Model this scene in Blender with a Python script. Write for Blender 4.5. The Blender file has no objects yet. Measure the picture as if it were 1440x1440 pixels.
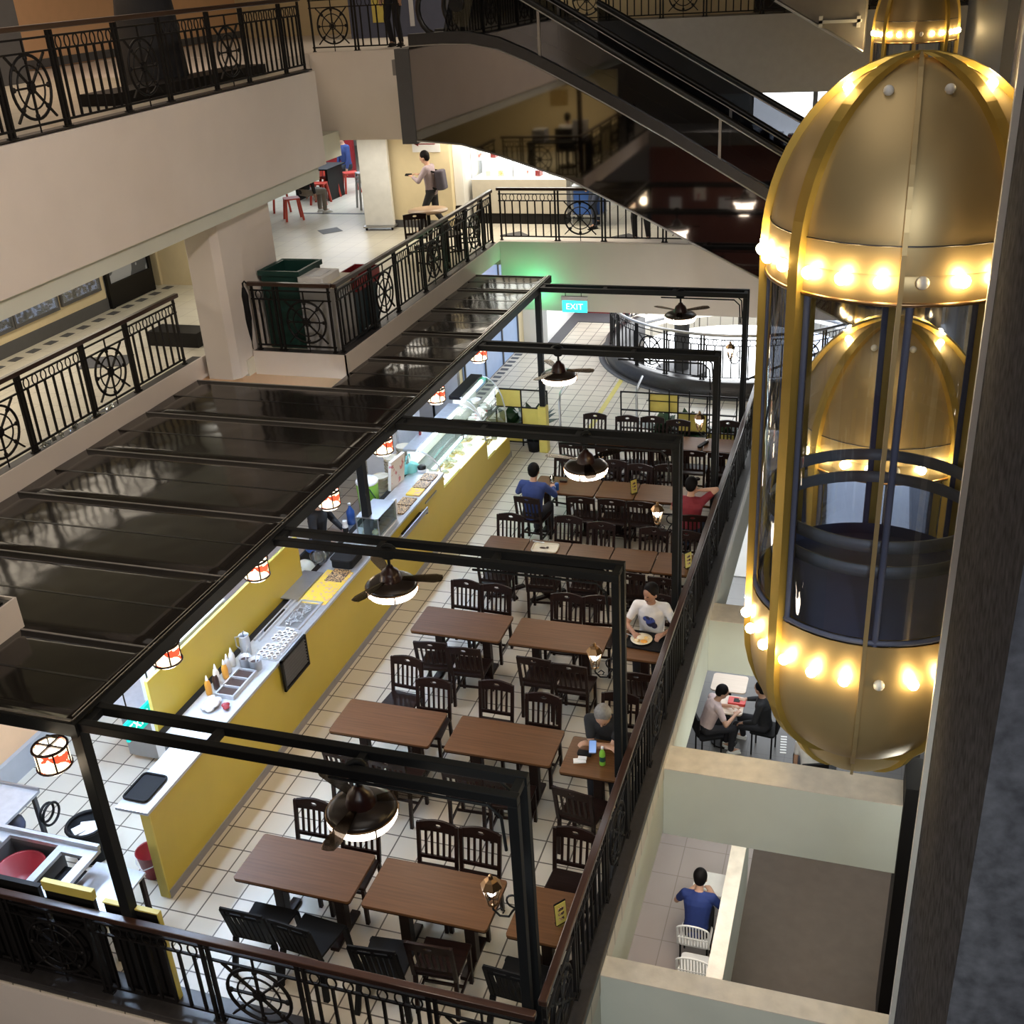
import bpy, bmesh, math, random
from mathutils import Vector, Matrix
random.seed(7)
PI=math.pi; SC=bpy.context.scene; COL=SC.collection
V=Vector
# ---------------------------------------------------------------- materials
def M(name,col,rough=.5,metal=0,emit=None,es=0,noise=.06,ns=6.0,bump=0,bs=30,spec=.5,detail=3):
    m=bpy.data.materials.new(name); m.use_nodes=True; nt=m.node_tree; b=nt.nodes['Principled BSDF']
    b.inputs['Roughness'].default_value=rough; b.inputs['Metallic'].default_value=metal
    b.inputs['Specular IOR Level'].default_value=spec
    c=(*col,1); tc=nt.nodes.new('ShaderNodeTexCoord')
    n=nt.nodes.new('ShaderNodeTexNoise'); n.inputs['Scale'].default_value=ns; n.inputs['Detail'].default_value=detail
    nt.links.new(tc.outputs['Object'],n.inputs['Vector'])
    r=nt.nodes.new('ShaderNodeMix'); r.data_type='RGBA'
    nt.links.new(n.outputs['Fac'],r.inputs['Factor'])
    r.inputs['A'].default_value=tuple(max(0,x*(1-2*noise)) for x in col)+(1,); r.inputs['B'].default_value=tuple(min(1,x*(1+2*noise)) for x in col)+(1,)
    nt.links.new(r.outputs['Result'],b.inputs['Base Color'])
    if bump:
        n2=nt.nodes.new('ShaderNodeTexNoise'); n2.inputs['Scale'].default_value=bs
        nt.links.new(tc.outputs['Object'],n2.inputs['Vector'])
        bp=nt.nodes.new('ShaderNodeBump'); bp.inputs['Strength'].default_value=bump; bp.inputs['Distance'].default_value=.02
        nt.links.new(n2.outputs['Fac'],bp.inputs['Height']); nt.links.new(bp.outputs['Normal'],b.inputs['Normal'])
    if emit:
        b.inputs['Emission Color'].default_value=(*emit,1); b.inputs['Emission Strength'].default_value=es
    return m
def wood(name,c1,c2,rough=.35,axis='X',spec=.5):
    m=M(name,c1,rough,spec=spec); nt=m.node_tree; b=nt.nodes['Principled BSDF']
    tc=nt.nodes.new('ShaderNodeTexCoord'); mp=nt.nodes.new('ShaderNodeMapping')
    mp.inputs['Scale'].default_value=(1.2,26,26) if axis=='X' else (26,1.2,26)
    n=nt.nodes.new('ShaderNodeTexNoise'); n.inputs['Scale'].default_value=1.6; n.inputs['Detail'].default_value=6
    r=nt.nodes.new('ShaderNodeValToRGB'); r.color_ramp.elements[0].position=.32; r.color_ramp.elements[1].position=.68
    r.color_ramp.elements[0].color=(*c1,1); r.color_ramp.elements[1].color=(*c2,1)
    L=nt.links.new; L(tc.outputs['Object'],mp.inputs['Vector']); L(mp.outputs['Vector'],n.inputs['Vector']); L(n.outputs['Fac'],r.inputs['Fac']); L(r.outputs['Color'],b.inputs['Base Color'])
    return m
def tiles(name,c1,c2,grout,size,off=(0,0),rough=.35,mort=.006,rot=0):
    m=M(name,c1,rough); nt=m.node_tree; b=nt.nodes['Principled BSDF']; L=nt.links.new
    tc=nt.nodes.new('ShaderNodeTexCoord'); mp=nt.nodes.new('ShaderNodeMapping'); mp.inputs['Location'].default_value=(off[0],off[1],0); mp.inputs['Rotation'].default_value=(0,0,rot)
    br=nt.nodes.new('ShaderNodeTexBrick'); br.offset=0; br.squash=1
    for k,v in {'Scale':1,'Mortar Size':mort,'Mortar Smooth':.1,'Bias':0,'Brick Width':size,'Row Height':size}.items(): br.inputs[k].default_value=v
    br.inputs['Color1'].default_value=(*c1,1); br.inputs['Color2'].default_value=(*c2,1); br.inputs['Mortar'].default_value=(*grout,1)
    L(tc.outputs['Object'],mp.inputs['Vector']); L(mp.outputs['Vector'],br.inputs['Vector'])
    n=nt.nodes.new('ShaderNodeTexNoise'); n.inputs['Scale'].default_value=1.3; n.inputs['Detail'].default_value=5
    L(tc.outputs['Object'],n.inputs['Vector'])
    mx=nt.nodes.new('ShaderNodeMix'); mx.data_type='RGBA'; mx.blend_type='MULTIPLY'; mx.inputs['Factor'].default_value=.25
    L(br.outputs['Color'],mx.inputs['A']); L(n.outputs['Color'],mx.inputs['B']); 
    rp=nt.nodes.new('ShaderNodeValToRGB'); rp.color_ramp.elements[0].color=(.55,.55,.55,1); rp.color_ramp.elements[1].color=(1,1,1,1); rp.color_ramp.elements[1].position=.6
    L(n.outputs['Fac'],rp.inputs['Fac']); L(rp.outputs['Color'],mx.inputs['B'])
    L(mx.outputs['Result'],b.inputs['Base Color'])
    return m
def glass(name,tint=(1,1,1),fac=.12,rough=.02,refl=(1,1,1)):
    m=bpy.data.materials.new(name); m.use_nodes=True; nt=m.node_tree; nt.nodes.remove(nt.nodes['Principled BSDF'])
    o=nt.nodes['Material Output']; t=nt.nodes.new('ShaderNodeBsdfTransparent'); t.inputs['Color'].default_value=(*tint,1)
    g=nt.nodes.new('ShaderNodeBsdfGlossy'); g.inputs['Roughness'].default_value=rough; g.inputs['Color'].default_value=(*refl,1)
    fr=nt.nodes.new('ShaderNodeFresnel'); fr.inputs['IOR'].default_value=1.45
    ad=nt.nodes.new('ShaderNodeMath'); ad.operation='MULTIPLY_ADD'; ad.inputs[1].default_value=.9; ad.inputs[2].default_value=fac*.25; ad.use_clamp=True
    mx=nt.nodes.new('ShaderNodeMixShader'); L=nt.links.new
    L(fr.outputs[0],ad.inputs[0]); L(ad.outputs[0],mx.inputs[0]); L(t.outputs[0],mx.inputs[1]); L(g.outputs[0],mx.inputs[2]); L(mx.outputs[0],o.inputs[0])
    return m
def spots(name,base,blot,scale=7,thr=.55,es=0,rough=.5):
    """two-tone printed surface (paper lantern, menu, poster)"""
    m=M(name,base,rough); nt=m.node_tree; b=nt.nodes['Principled BSDF']; L=nt.links.new
    tc=nt.nodes.new('ShaderNodeTexCoord'); v=nt.nodes.new('ShaderNodeTexVoronoi'); v.inputs['Scale'].default_value=scale
    n=nt.nodes.new('ShaderNodeTexNoise'); n.inputs['Scale'].default_value=scale*.8
    L(tc.outputs['Object'],n.inputs['Vector']); L(tc.outputs['Object'],v.inputs['Vector'])
    mt=nt.nodes.new('ShaderNodeMath'); mt.operation='GREATER_THAN'; mt.inputs[1].default_value=thr; L(n.outputs['Fac'],mt.inputs[0])
    mx=nt.nodes.new('ShaderNodeMix'); mx.data_type='RGBA'; L(mt.outputs[0],mx.inputs['Factor']); mx.inputs['A'].default_value=(*base,1); mx.inputs['B'].default_value=(*blot,1)
    L(mx.outputs['Result'],b.inputs['Base Color'])
    if es: L(mx.outputs['Result'],b.inputs['Emission Color']); b.inputs['Emission Strength'].default_value=es
    return m
T={}
T['floor']=tiles('cream_floor_tile',(.64,.58,.475),(.60,.545,.445),(.11,.09,.07),.305,(6.137+.305*40,-7.5+.305*60),.34,mort=.008)
T['floor2']=tiles('upper_floor_tile',(.72,.68,.56),(.68,.64,.54),(.5,.46,.38),.4,(0,0),.3)
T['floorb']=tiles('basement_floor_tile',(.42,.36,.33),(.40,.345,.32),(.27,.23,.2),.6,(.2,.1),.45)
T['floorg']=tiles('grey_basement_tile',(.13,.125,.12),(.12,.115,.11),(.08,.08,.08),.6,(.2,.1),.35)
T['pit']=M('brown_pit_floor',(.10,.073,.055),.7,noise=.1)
T['wall']=M('cream_paint',(.78,.71,.65),.75,noise=.03,ns=2,bump=.04)
T['wallw']=M('white_paint',(.78,.77,.74),.7,noise=.03,ns=2)
T['beam']=M('pale_green_paint',(.66,.68,.6),.75,noise=.04,ns=2,bump=.05)
T['dirty']=M('stained_concrete_cap',(.70,.64,.55),.8,noise=.12,ns=7,bump=.1)
T['ygwall']=M('warm_yellow_wall',(.75,.63,.4),.7,noise=.03)
T['peach']=M('peach_wall',(.74,.46,.26),.7,noise=.03)
T['grey']=M('grey_paint',(.4,.4,.41),.6,noise=.05)
T['dgrey']=M('dark_grey',(.09,.09,.095),.6)
T['granite']=M('dark_granite',(.078,.080,.092),1,noise=.4,ns=14,bump=.12,bs=40,detail=8,spec=0)
T['blk']=M('black_iron',(.010,.009,.009),.5,spec=.2)
T['frame']=M('black_steel',(.010,.011,.012),.55,spec=.18)
T['rail']=wood('dark_rail_wood',(.03,.014,.010),(.05,.024,.016),.28)
T['curb']=M('dark_stone_curb',(.035,.032,.032),.4,noise=.2,ns=20)
T['yel']=M('yellow_laminate',(.56,.43,.06),.42,noise=.03,ns=3)
T['yel2']=M('yellow_board',(.62,.52,.12),.5)
T['steel']=M('brushed_steel',(.62,.65,.70),.33,.65,noise=.08,ns=14)
T['steel2']=M('dull_steel',(.45,.46,.48),.45,1)
T['kick']=M('grey_kickboard',(.3,.29,.3),.5)
T['table']=wood('brown_wood_grain',(.100,.043,.014),(.138,.061,.022),.45,spec=.35)
T['chair']=wood('dark_chair_wood',(.010,.0045,.0035),(.018,.0075,.0055),.4,spec=.2)
T['plas']=M('black_plastic',(.010,.010,.011),.6,spec=.12)
T['gold']=M('gold_painted_metal',(.60,.42,.10),.36,.7,noise=.05)
T['gold2']=M('satin_gold_panel',(.52,.39,.19),.42,.55,noise=.05,ns=3)
T['navy']=M('navy_panel',(.08,.095,.16),.5)
T['white']=M('white_plastic',(.8,.8,.78),.4)
T['cream']=M('cream_melamine',(.75,.68,.52),.4)
T['red']=M('red_plastic',(.22,.012,.016),.4)
T['green']=M('dark_green_plastic',(.01,.05,.04),.45)
T['lime']=M('lime_green_plastic',(.22,.5,.05),.4)
T['teal']=M('teal_plastic',(.2,.6,.58),.4)
T['blue']=M('blue_plastic',(.03,.1,.35),.4)
T['orange']=M('orange_sauce',(.7,.33,.05),.35)
T['brown']=M('brown_sauce',(.03,.012,.008),.4)
T['bag']=M('thin_white_bag',(.6,.62,.66),.35,bump=.5,bs=12)
T['food']=spots('cooked_food',(.65,.45,.15),(.75,.62,.4),30,.5)
T['menu']=spots('yellow_menu_print',(.78,.55,.06),(.65,.4,.25),26,.58)
T['pics']=spots('food_photo_print',(.05,.03,.025),(.65,.42,.2),80,.5)
T['paper']=M('white_paper',(.82,.82,.82),.6)
T['box']=spots('white_box_red_print',(.78,.72,.66),(.6,.2,.2),12,.62)
T['skin']=M('skin',(.52,.30,.2),.5,noise=.04)
T['skin2']=M('tan_skin',(.38,.2,.13),.5,noise=.04)
T['hair']=M('black_hair',(.006,.005,.005),.6,spec=.1)
T['hairg']=M('grey_hair',(.2,.19,.18),.55,noise=.2,ns=40)
T['clear']=glass('clear_glass',(.93,.96,.97),.15)
T['cglass']=glass('case_glass',(.85,.95,.93),.2)
T['lglass']=glass('lift_glass',(.84,.89,.98),.2)
T['eglass']=glass('dark_balustrade_glass',(.30,.31,.33),.3)
T['lamp']=M('fan_lamp_lens',(.9,.85,.8),.4,emit=(1,.87,.74),es=10)
T['bulbw']=M('white_lamp_bulb',(.9,.9,.9),.4,emit=(.95,.97,1),es=30)
T['bulby']=M('warm_lamp_bulb',(.9,.8,.6),.4,emit=(1,.74,.36),es=70)
T['bulbo']=M('unlit_bulb',(.8,.78,.72),.3)
T['tube']=M('fluorescent_tube',(.9,.9,.9),.4,emit=(.80,.90,1),es=14)
T['lant']=spots('printed_lantern_paper',(1,.80,.52),(.62,.05,.02),15,.57,es=2.6)
T['lantw']=M('lantern_diffuser',(.9,.88,.8),.4,emit=(1,.88,.66),es=7)
T['maroon']=M('dark_maroon_metal',(.025,.008,.007),.3)
T['exitg']=M('exit_sign_green',(.0,.4,.33),.4,emit=(.0,.62,.5),es=.75)
T['exitb']=M('bright_exit_sign',(.0,.4,.4),.4,emit=(.05,.85,.78),es=1.6)
T['exitw']=M('exit_sign_white',(.9,.95,.95),.4,emit=(.8,1,1),es=1.3)
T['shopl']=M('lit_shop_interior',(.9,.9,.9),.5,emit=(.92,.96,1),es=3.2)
T['winl']=M('shop_window_glow',(.6,.7,.9),.5,emit=(.50,.64,1),es=1.1)
T['shopw']=M('lit_display_white',(.9,.88,.8),.5,emit=(1,.93,.78),es=1.8)
T['leaf']=M('plant_leaf',(.015,.05,.02),.4,noise=.3)
T['shade']=M('brown_fan_shade',(.03,.022,.018),.28,noise=.1)
T['blade']=glass('smoky_acrylic_blade',(.74,.70,.66),.1,.15,(.5,.45,.4))
T['bronze']=M('bronze_lantern_cap',(.3,.19,.1),.35,1)
T['mirror']=M('dark_mirror_cladding',(.25,.23,.215),.035,1,noise=.02,ns=1.5)
T['trimal']=M('aluminium_trim',(.5,.48,.46),.3,1)
T['trimdk']=M('dull_grey_bar',(.22,.21,.195),.45)
T['bandg']=M('grey_rail_band',(.16,.17,.18),.45)
T['rubber']=M('black_rubber',(.01,.01,.01),.35)
T['skirt']=M('dark_steel_skirt',(.10,.10,.105),.35,1)
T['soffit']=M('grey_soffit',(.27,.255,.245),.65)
T['brownred']=M('brown_red_panel',(.16,.05,.035),.5)
T['louvre']=M('ochre_louvre',(.5,.34,.1),.5)
def canopy_mat():
    m=M('dark_tinted_sheet',(.020,.017,.015),.12,spec=.38); nt=m.node_tree; b=nt.nodes['Principled BSDF']; L=nt.links.new
    tc=nt.nodes.new('ShaderNodeTexCoord'); n=nt.nodes.new('ShaderNodeTexNoise'); n.inputs['Scale'].default_value=2.2; n.inputs['Detail'].default_value=1
    n2=nt.nodes.new('ShaderNodeTexNoise'); n2.inputs['Scale'].default_value=40
    ad=nt.nodes.new('ShaderNodeMath'); ad.operation='MULTIPLY_ADD'; ad.inputs[1].default_value=.02; L(n2.outputs['Fac'],ad.inputs[0]); L(n.outputs['Fac'],ad.inputs[2])
    bp=nt.nodes.new('ShaderNodeBump'); bp.inputs['Strength'].default_value=.22; bp.inputs['Distance'].default_value=.04
    L(tc.outputs['Object'],n.inputs['Vector']); L(tc.outputs['Object'],n2.inputs['Vector']); L(ad.outputs[0],bp.inputs['Height']); L(bp.outputs['Normal'],b.inputs['Normal'])
    return m
T['canopy']=canopy_mat()
def fabric(name,col): return M(name,col,.8,noise=.08,ns=14,bump=.15,bs=9)
# ---------------------------------------------------------------- mesh builder
class MB:
    def __init__(s): s.v=[]; s.f=[]; s.sm=[]
    def add(s,vs,fs,sm=False):
        o=len(s.v); s.v+= [tuple(p) for p in vs]; s.f+=[tuple(i+o for i in f) for f in fs]; s.sm+=[sm]*len(fs); return s
    def box(s,x0,x1,y0,y1,z0,z1):
        vs=[(x0,y0,z0),(x1,y0,z0),(x1,y1,z0),(x0,y1,z0),(x0,y0,z1),(x1,y0,z1),(x1,y1,z1),(x0,y1,z1)]
        return s.add(vs,[(3,2,1,0),(4,5,6,7),(0,1,5,4),(1,2,6,5),(2,3,7,6),(3,0,4,7)])
    def cb(s,c,d,rz=0,rx=0,ry=0):
        R=Matrix.Rotation(rz,3,'Z')@Matrix.Rotation(ry,3,'Y')@Matrix.Rotation(rx,3,'X'); c=V(c)
        vs=[c+R@V((a*d[0]/2,b*d[1]/2,e*d[2]/2)) for e in(-1,1) for a,b in((-1,-1),(1,-1),(1,1),(-1,1))]
        return s.add(vs,[(3,2,1,0),(4,5,6,7),(0,1,5,4),(1,2,6,5),(2,3,7,6),(3,0,4,7)])
    def bar(s,p,q,w,h=None,up=(0,0,1)):
        h=h or w; p=V(p); q=V(q); d=(q-p).normalized(); u=V(up)
        if abs(d.dot(u))>.98: u=V((0,1,0))
        r=d.cross(u).normalized(); u=r.cross(d)
        vs=[e+r*(a*w/2)+u*(b*h/2) for e in(p,q) for a,b in((-1,-1),(1,-1),(1,1),(-1,1))]
        return s.add(vs,[(3,2,1,0),(4,5,6,7),(0,1,5,4),(1,2,6,5),(2,3,7,6),(3,0,4,7)])
    def cyl(s,p,q,r0,r1=None,n=12,caps=True):
        r1=r0 if r1 is None else r1; p=V(p); q=V(q); d=(q-p).normalized(); u=V((1,0,0)) if abs(d.z)>.9 else V((0,0,1))
        a=d.cross(u).normalized(); b=d.cross(a)
        vs=[e+a*(rr*math.cos(2*PI*i/n))+b*(rr*math.sin(2*PI*i/n)) for e,rr in((p,r0),(q,r1)) for i in range(n)]
        s.add(vs,[(i,(i+1)%n,n+(i+1)%n,n+i)[::-1] for i in range(n)],True)
        if caps: s.add(vs[:n],[tuple(range(n))]); s.add(vs[n:],[tuple(range(n))[::-1]])
        return s
    def tube(s,path,r,n=8,closed=False):
        P=[V(p) for p in path]; m=len(P); vs=[]; a=None
        for i,p in enumerate(P):
            if closed: d=P[(i+1)%m]-P[i-1]
            else: d=P[min(i+1,m-1)]-P[max(i-1,0)]
            d.normalize()
            if a is None:
                u=V((0,0,1)) if abs(d.z)<.9 else V((1,0,0)); a=d.cross(u).normalized()
            else: a=(a-d*a.dot(d)).normalized()
            b=d.cross(a); rr=r[i] if isinstance(r,(list,tuple)) else r
            vs+=[p+a*(rr*math.cos(2*PI*k/n))+b*(rr*math.sin(2*PI*k/n)) for k in range(n)]
        fs=[]
        for i in range(m if closed else m-1):
            j=(i+1)%m; fs+=[(i*n+k,j*n+k,j*n+(k+1)%n,i*n+(k+1)%n) for k in range(n)]
        s.add(vs,fs,True)
        if not closed: s.add(vs[:n],[tuple(range(n))]); s.add(vs[-n:],[tuple(range(n))[::-1]])
        return s
    def lathe(s,prof,n=24,c=(0,0,0),a0=0,a1=2*PI,sm=True):
        full=abs(a1-a0-2*PI)<1e-6; k=n if full else n+1; c=V(c); vs=[]
        for r,z in prof:
            for i in range(k):
                t=a0+(a1-a0)*i/n; vs.append((c.x+r*math.cos(t),c.y+r*math.sin(t),c.z+z))
        fs=[]
        for j in range(len(prof)-1):
            for i in range(n):
                i2=(i+1)%k; fs.append((j*k+i,j*k+i2,(j+1)*k+i2,(j+1)*k+i))
        return s.add(vs,fs,sm)
    def torus(s,c,R,r,axis='Z',n=20,m=6,sx=1,sy=1):
        c=V(c); pts=[]
        for i in range(n):
            t=2*PI*i/n; a,b=R*sx*math.cos(t),R*sy*math.sin(t)
            pts.append(c+(V((a,b,0)) if axis=='Z' else V((a,0,b)) if axis=='Y' else V((0,a,b))))
        return s.tube(pts,r,m,True)
    def ball(s,c,r,n=12,m=8):
        if not isinstance(r,(tuple,list)): r=(r,r,r)
        vs=[(c[0],c[1],c[2]-r[2])]
        for j in range(1,m):
            f=-PI/2+PI*j/m
            vs+=[(c[0]+r[0]*math.cos(f)*math.cos(2*PI*i/n),c[1]+r[1]*math.cos(f)*math.sin(2*PI*i/n),c[2]+r[2]*math.sin(f)) for i in range(n)]
        vs.append((c[0],c[1],c[2]+r[2])); fs=[(0,1+(i+1)%n,1+i) for i in range(n)]
        for j in range(m-2): fs+=[(1+j*n+i,1+j*n+(i+1)%n,1+(j+1)*n+(i+1)%n,1+(j+1)*n+i) for i in range(n)]
        e=len(vs)-1; fs+=[(e,1+(m-2)*n+i,1+(m-2)*n+(i+1)%n) for i in range(n)]
        return s.add(vs,fs,True)
    def prism(s,pts,vec):
        n=len(pts); P=[V(p) for p in pts]; w=V(vec)
        return s.add(P+[p+w for p in P],[tuple(range(n))[::-1],tuple(range(n,2*n))]+[(i,(i+1)%n,n+(i+1)%n,n+i) for i in range(n)])
    def rbox(s,x0,x1,y0,y1,z0,z1,r=.03,n=4):
        pts=[]
        for cx,cy,a in((x1-r,y1-r,0),(x0+r,y1-r,PI/2),(x0+r,y0+r,PI),(x1-r,y0+r,3*PI/2)):
            for k in range(n+1):
                t=a+PI/2*k/n; pts.append((cx+r*math.cos(t),cy+r*math.sin(t),z0))
        return s.prism(pts,(0,0,z1-z0))
    def mesh(s,name,mat):
        me=bpy.data.meshes.new(name); me.from_pydata(s.v,[],s.f); me.update()
        bm=bmesh.new(); bm.from_mesh(me); bmesh.ops.recalc_face_normals(bm,faces=bm.faces); bm.to_mesh(me); bm.free()
        me.polygons.foreach_set('use_smooth',s.sm); me.materials.append(T[mat] if isinstance(mat,str) else mat)
        return me
    def build(s,name,mat,parent=None,bevel=0,loc=None):
        return link(name,s.mesh(name,mat),parent,loc,bevel)
def link(name,me,parent=None,loc=None,bevel=0):
    o=bpy.data.objects.new(name,me); COL.objects.link(o)
    if parent: o.parent=parent
    if loc is not None: o.location=loc
    if bevel:
        b=o.modifiers.new('edge','BEVEL'); b.width=bevel; b.segments=2; b.limit_method='ANGLE'; b.angle_limit=.7
    return o
def tag(o,label,cat,group=None,kind=None):
    o['label']=label; o['category']=cat
    if group: o['group']=group
    if kind: o['kind']=kind
    return o
def thing(name,label,cat,loc=(0,0,0),rz=0,group=None):
    o=bpy.data.objects.new(name,None); COL.objects.link(o); o.location=loc; o.rotation_euler=(0,0,rz); o.empty_display_size=.1
    return tag(o,label,cat,group)
def struct(name,mb,mat,label=None,parent=None,bevel=0):
    o=mb.build(name,mat,parent,bevel)
    if not parent:
        o['kind']='structure'
        if label: o['label']=label
    return o
def dup(root,loc=None,rz=None,label=None,group=None):
    def cp(o,par):
        c=o.copy(); COL.objects.link(c)
        if par: c.parent=par
        for ch in o.children: cp(ch,c)
        return c
    r=cp(root,None)
    if loc is not None: r.location=loc
    if rz is not None: r.rotation_euler=(0,0,rz)
    if label: r['label']=label
    if group: r['group']=group
    return r
def light(name,kind,loc,power,col=(1,1,1),size=.2,sy=None,rot=(0,0,0),spot=None):
    d=bpy.data.lights.new(name,kind); d.energy=power; d.color=col
    if kind=='AREA':
        d.size=size
        if sy: d.shape='RECTANGLE'; d.size_y=sy
    else: d.shadow_soft_size=size
    if spot: d.spot_size=spot; d.spot_blend=.6
    o=bpy.data.objects.new(name,d); COL.objects.link(o); o.location=loc; o.rotation_euler=rot
    return o
def aim(name,kind,loc,to,power,col,size,spot=None):
    return light(name,kind,loc,power,col,size,rot=(V(to)-V(loc)).to_track_quat('-Z','Y').to_euler(),spot=spot)
def text(name,body,size,mat,parent,loc,rot,ext=.002,align='CENTER'):
    c=bpy.data.curves.new(name,'FONT'); c.body=body; c.size=size; c.extrude=ext; c.align_x=align; c.align_y='CENTER'; c.materials.append(T[mat])
    f=bpy.data.objects.new('tmp',c); COL.objects.link(f)
    me=bpy.data.meshes.new_from_object(f.evaluated_get(bpy.context.evaluated_depsgraph_get())); me.name=name
    bpy.data.objects.remove(f); bpy.data.curves.remove(c); me.materials.clear(); me.materials.append(T[mat])
    o=link(name,me,parent,loc); o.rotation_euler=rot
    return o
# ---------------------------------------------------------------- camera
def set_camera():
    p,y,r=[math.radians(a) for a in(26.257,-19.251,3.544)]
    fwd=V((math.sin(y)*math.cos(p),math.cos(y)*math.cos(p),-math.sin(p))); right=V((math.cos(y),-math.sin(y),0)); down=fwd.cross(right)
    r2=right*math.cos(r)+down*math.sin(r); d2=-right*math.sin(r)+down*math.cos(r)
    m=Matrix((r2,-d2,-fwd)).transposed().to_4x4(); m.translation=(0,0,8.2)
    cd=bpy.data.cameras.new('camera'); cd.sensor_width=36; cd.lens=36*1568.6/1440; cd.clip_start=.1; cd.clip_end=200
    o=bpy.data.objects.new('camera',cd); COL.objects.link(o); o.matrix_world=m; SC.camera=o
set_camera()
# ================================================================ SETTING
WC=(-2.87,24.55); WR=2.95           # the round well in the ground-floor hall
def slab(mb,x0,x1,y0,y1,z0,z1): return mb.box(x0,x1,y0,y1,z0,z1)
fl=MB(); slab(fl,-13,-1.85,5.42,21.2,-.25,0)
slab(fl,-1.85,3,20.6,21.2,-.25,0); slab(fl,-13,-6.2,21.2,30,-.25,0); slab(fl,.46,3,21.2,30,-.25,0); slab(fl,-6.2,.46,27.9,30,-.25,0)
N=64; ring=[]
for i in range(N):
    t=2*PI*i/N; c,s=math.cos(t),math.sin(t); k=1/max(abs(c),abs(s))
    ring.append(((WC[0]+2.8*c,WC[1]+2.8*s),(WC[0]+3.335*c*k,WC[1]+3.35*s*k)))
for i in range(N):
    (a,b),(c,d)=ring[i],ring[(i+1)%N]
    fl.add([(a[0],a[1],0),(b[0],b[1],0),(d[0],d[1],0),(c[0],c[1],0),(a[0],a[1],-.25),(c[0],c[1],-.25)],[(0,1,2,3),(0,3,5,4)])
# distinct tile squares with diagonal grout
struct('floor',fl,'floor')
sl=MB(); slab(sl,-13,-1.86,5.43,20.6,-1.04,-.252)
struct('trim_floor_slab',sl,'beam')
cu=MB(); slab(cu,-2.08,-1.845,5.42,20.4,0.001,.10); struct('trim_right_curb',cu,'curb',bevel=.01)
cu=MB(); slab(cu,-9,-2.081,5.42,5.75,0.001,.08); struct('trim_front_curb',cu,'curb',bevel=.01)
fc=MB(); slab(fc,-13,-1.862,5.395,5.428,-1.04,-.02); struct('trim_front_fascia',fc,'wall')
# beams across the void
for n,(y0,y1,z0,z1,x1) in enumerate([(6.93,7.16,-1.05,-.03,.85),(9.99,10.42,-1.08,-.12,.725),(13.38,13.85,-1.05,-.2,1.1)]):
    b=MB(); slab(b,-1.858,x1,y0,y1,z0,z1-.012); c=MB(); slab(c,-1.856,x1,y0,y1,z1-.011,z1)
    o=struct('beam_%d'%(n+1),b,'beam'); o['label']=['pale green concrete beam across the void, nearest','pale green concrete beam across the void, below the gold lift tip','pale green concrete beam across the void, farthest'][n]
    struct('beam_cap',c,'dirty',parent=o)
pw=MB(); slab(pw,-1.2,-1.03,6.6,11.9,-3.6,-2.42); o=struct('wall_basement',pw,'beam')
c=MB(); slab(c,-1.21,-1.02,6.6,11.9,-2.419,-2.40); struct('wall_cap',c,'dirty',parent=o)
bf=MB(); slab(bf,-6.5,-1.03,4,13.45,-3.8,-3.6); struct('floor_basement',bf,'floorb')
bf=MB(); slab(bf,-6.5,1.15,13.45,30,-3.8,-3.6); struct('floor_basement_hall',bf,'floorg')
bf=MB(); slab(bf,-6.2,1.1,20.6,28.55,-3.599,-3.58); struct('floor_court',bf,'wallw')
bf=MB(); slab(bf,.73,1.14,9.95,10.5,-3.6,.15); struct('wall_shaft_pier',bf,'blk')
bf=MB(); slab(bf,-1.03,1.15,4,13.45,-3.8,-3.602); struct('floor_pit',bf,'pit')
w=MB(); slab(w,-6.8,-6.5,4,30,-3.8,-1.05); struct('wall_basement_left',w,'grey')
# lift shaft side
w=MB(); slab(w,1.15,1.5,6.3,31,-3.8,15); struct('wall_shaft',w,'dgrey')
w=MB(); slab(w,.585,2.6,3.9,6.3,-3.8,15); o=struct('column_lift',w,'granite')
t=MB(); t.box(.55,.584,6.26,6.33,-3.8,15); struct('trim_edge',t,'white',parent=o)
g=MB(); g.box(.86,.96,8.6,8.72,-3.6,15); g.box(.86,.96,11.6,11.72,-3.6,15); struct('trim_lift_guides',g,'dgrey')
# second storey
u=MB(); slab(u,-13.2,-9.15,-3,13.3,3.06,3.30); slab(u,-13.2,-7.05,13.5,20.4,3.06,3.30); slab(u,-13.2,-8.5,13.3,13.5,3.06,3.3)
slab(u,-9.15,-7.05,-3,6.68,3.06,3.30); slab(u,-22,3,20.76,36,2.92,3.30); slab(u,-22,-7.05,20.4,20.76,2.92,3.30); struct('floor_upper',u,'floor2')
e=MB(); slab(e,-9.17,-9.149,6.68,13.3,3.03,3.36); slab(e,-8.5,-7.03,13.48,13.499,3.03,3.38); slab(e,-7.05,-7.03,13.48,20.38,3.03,3.38)
slab(e,-7.05,-7.03,-3,6.70,3.03,3.40); slab(e,-9.15,-7.05,6.68,6.70,3.03,3.40); struct('trim_upper_ledges',e,'wall')
e=MB(); slab(e,-9.149,-9.0,6.7,13.0,3.02,3.059)
cu=MB(); slab(cu,-9.33,-9.171,6.7,13.2,3.301,3.35); slab(cu,-8.5,-7.05,13.50,13.66,3.301,3.375); slab(cu,-7.21,-7.051,13.66,20.3,3.301,3.375); slab(cu,-7.2,-7.051,-2,6.66,3.301,3.385); slab(cu,-9.15,-7.2,6.52,6.679,3.301,3.385)
struct('trim_upper_curbs',cu,'curb')
fb=MB(); slab(fb,-7.028,1.14,20.37,20.75,2.05,3.38); struct('beam_far',fb,'wall',bevel=.005)
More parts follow.
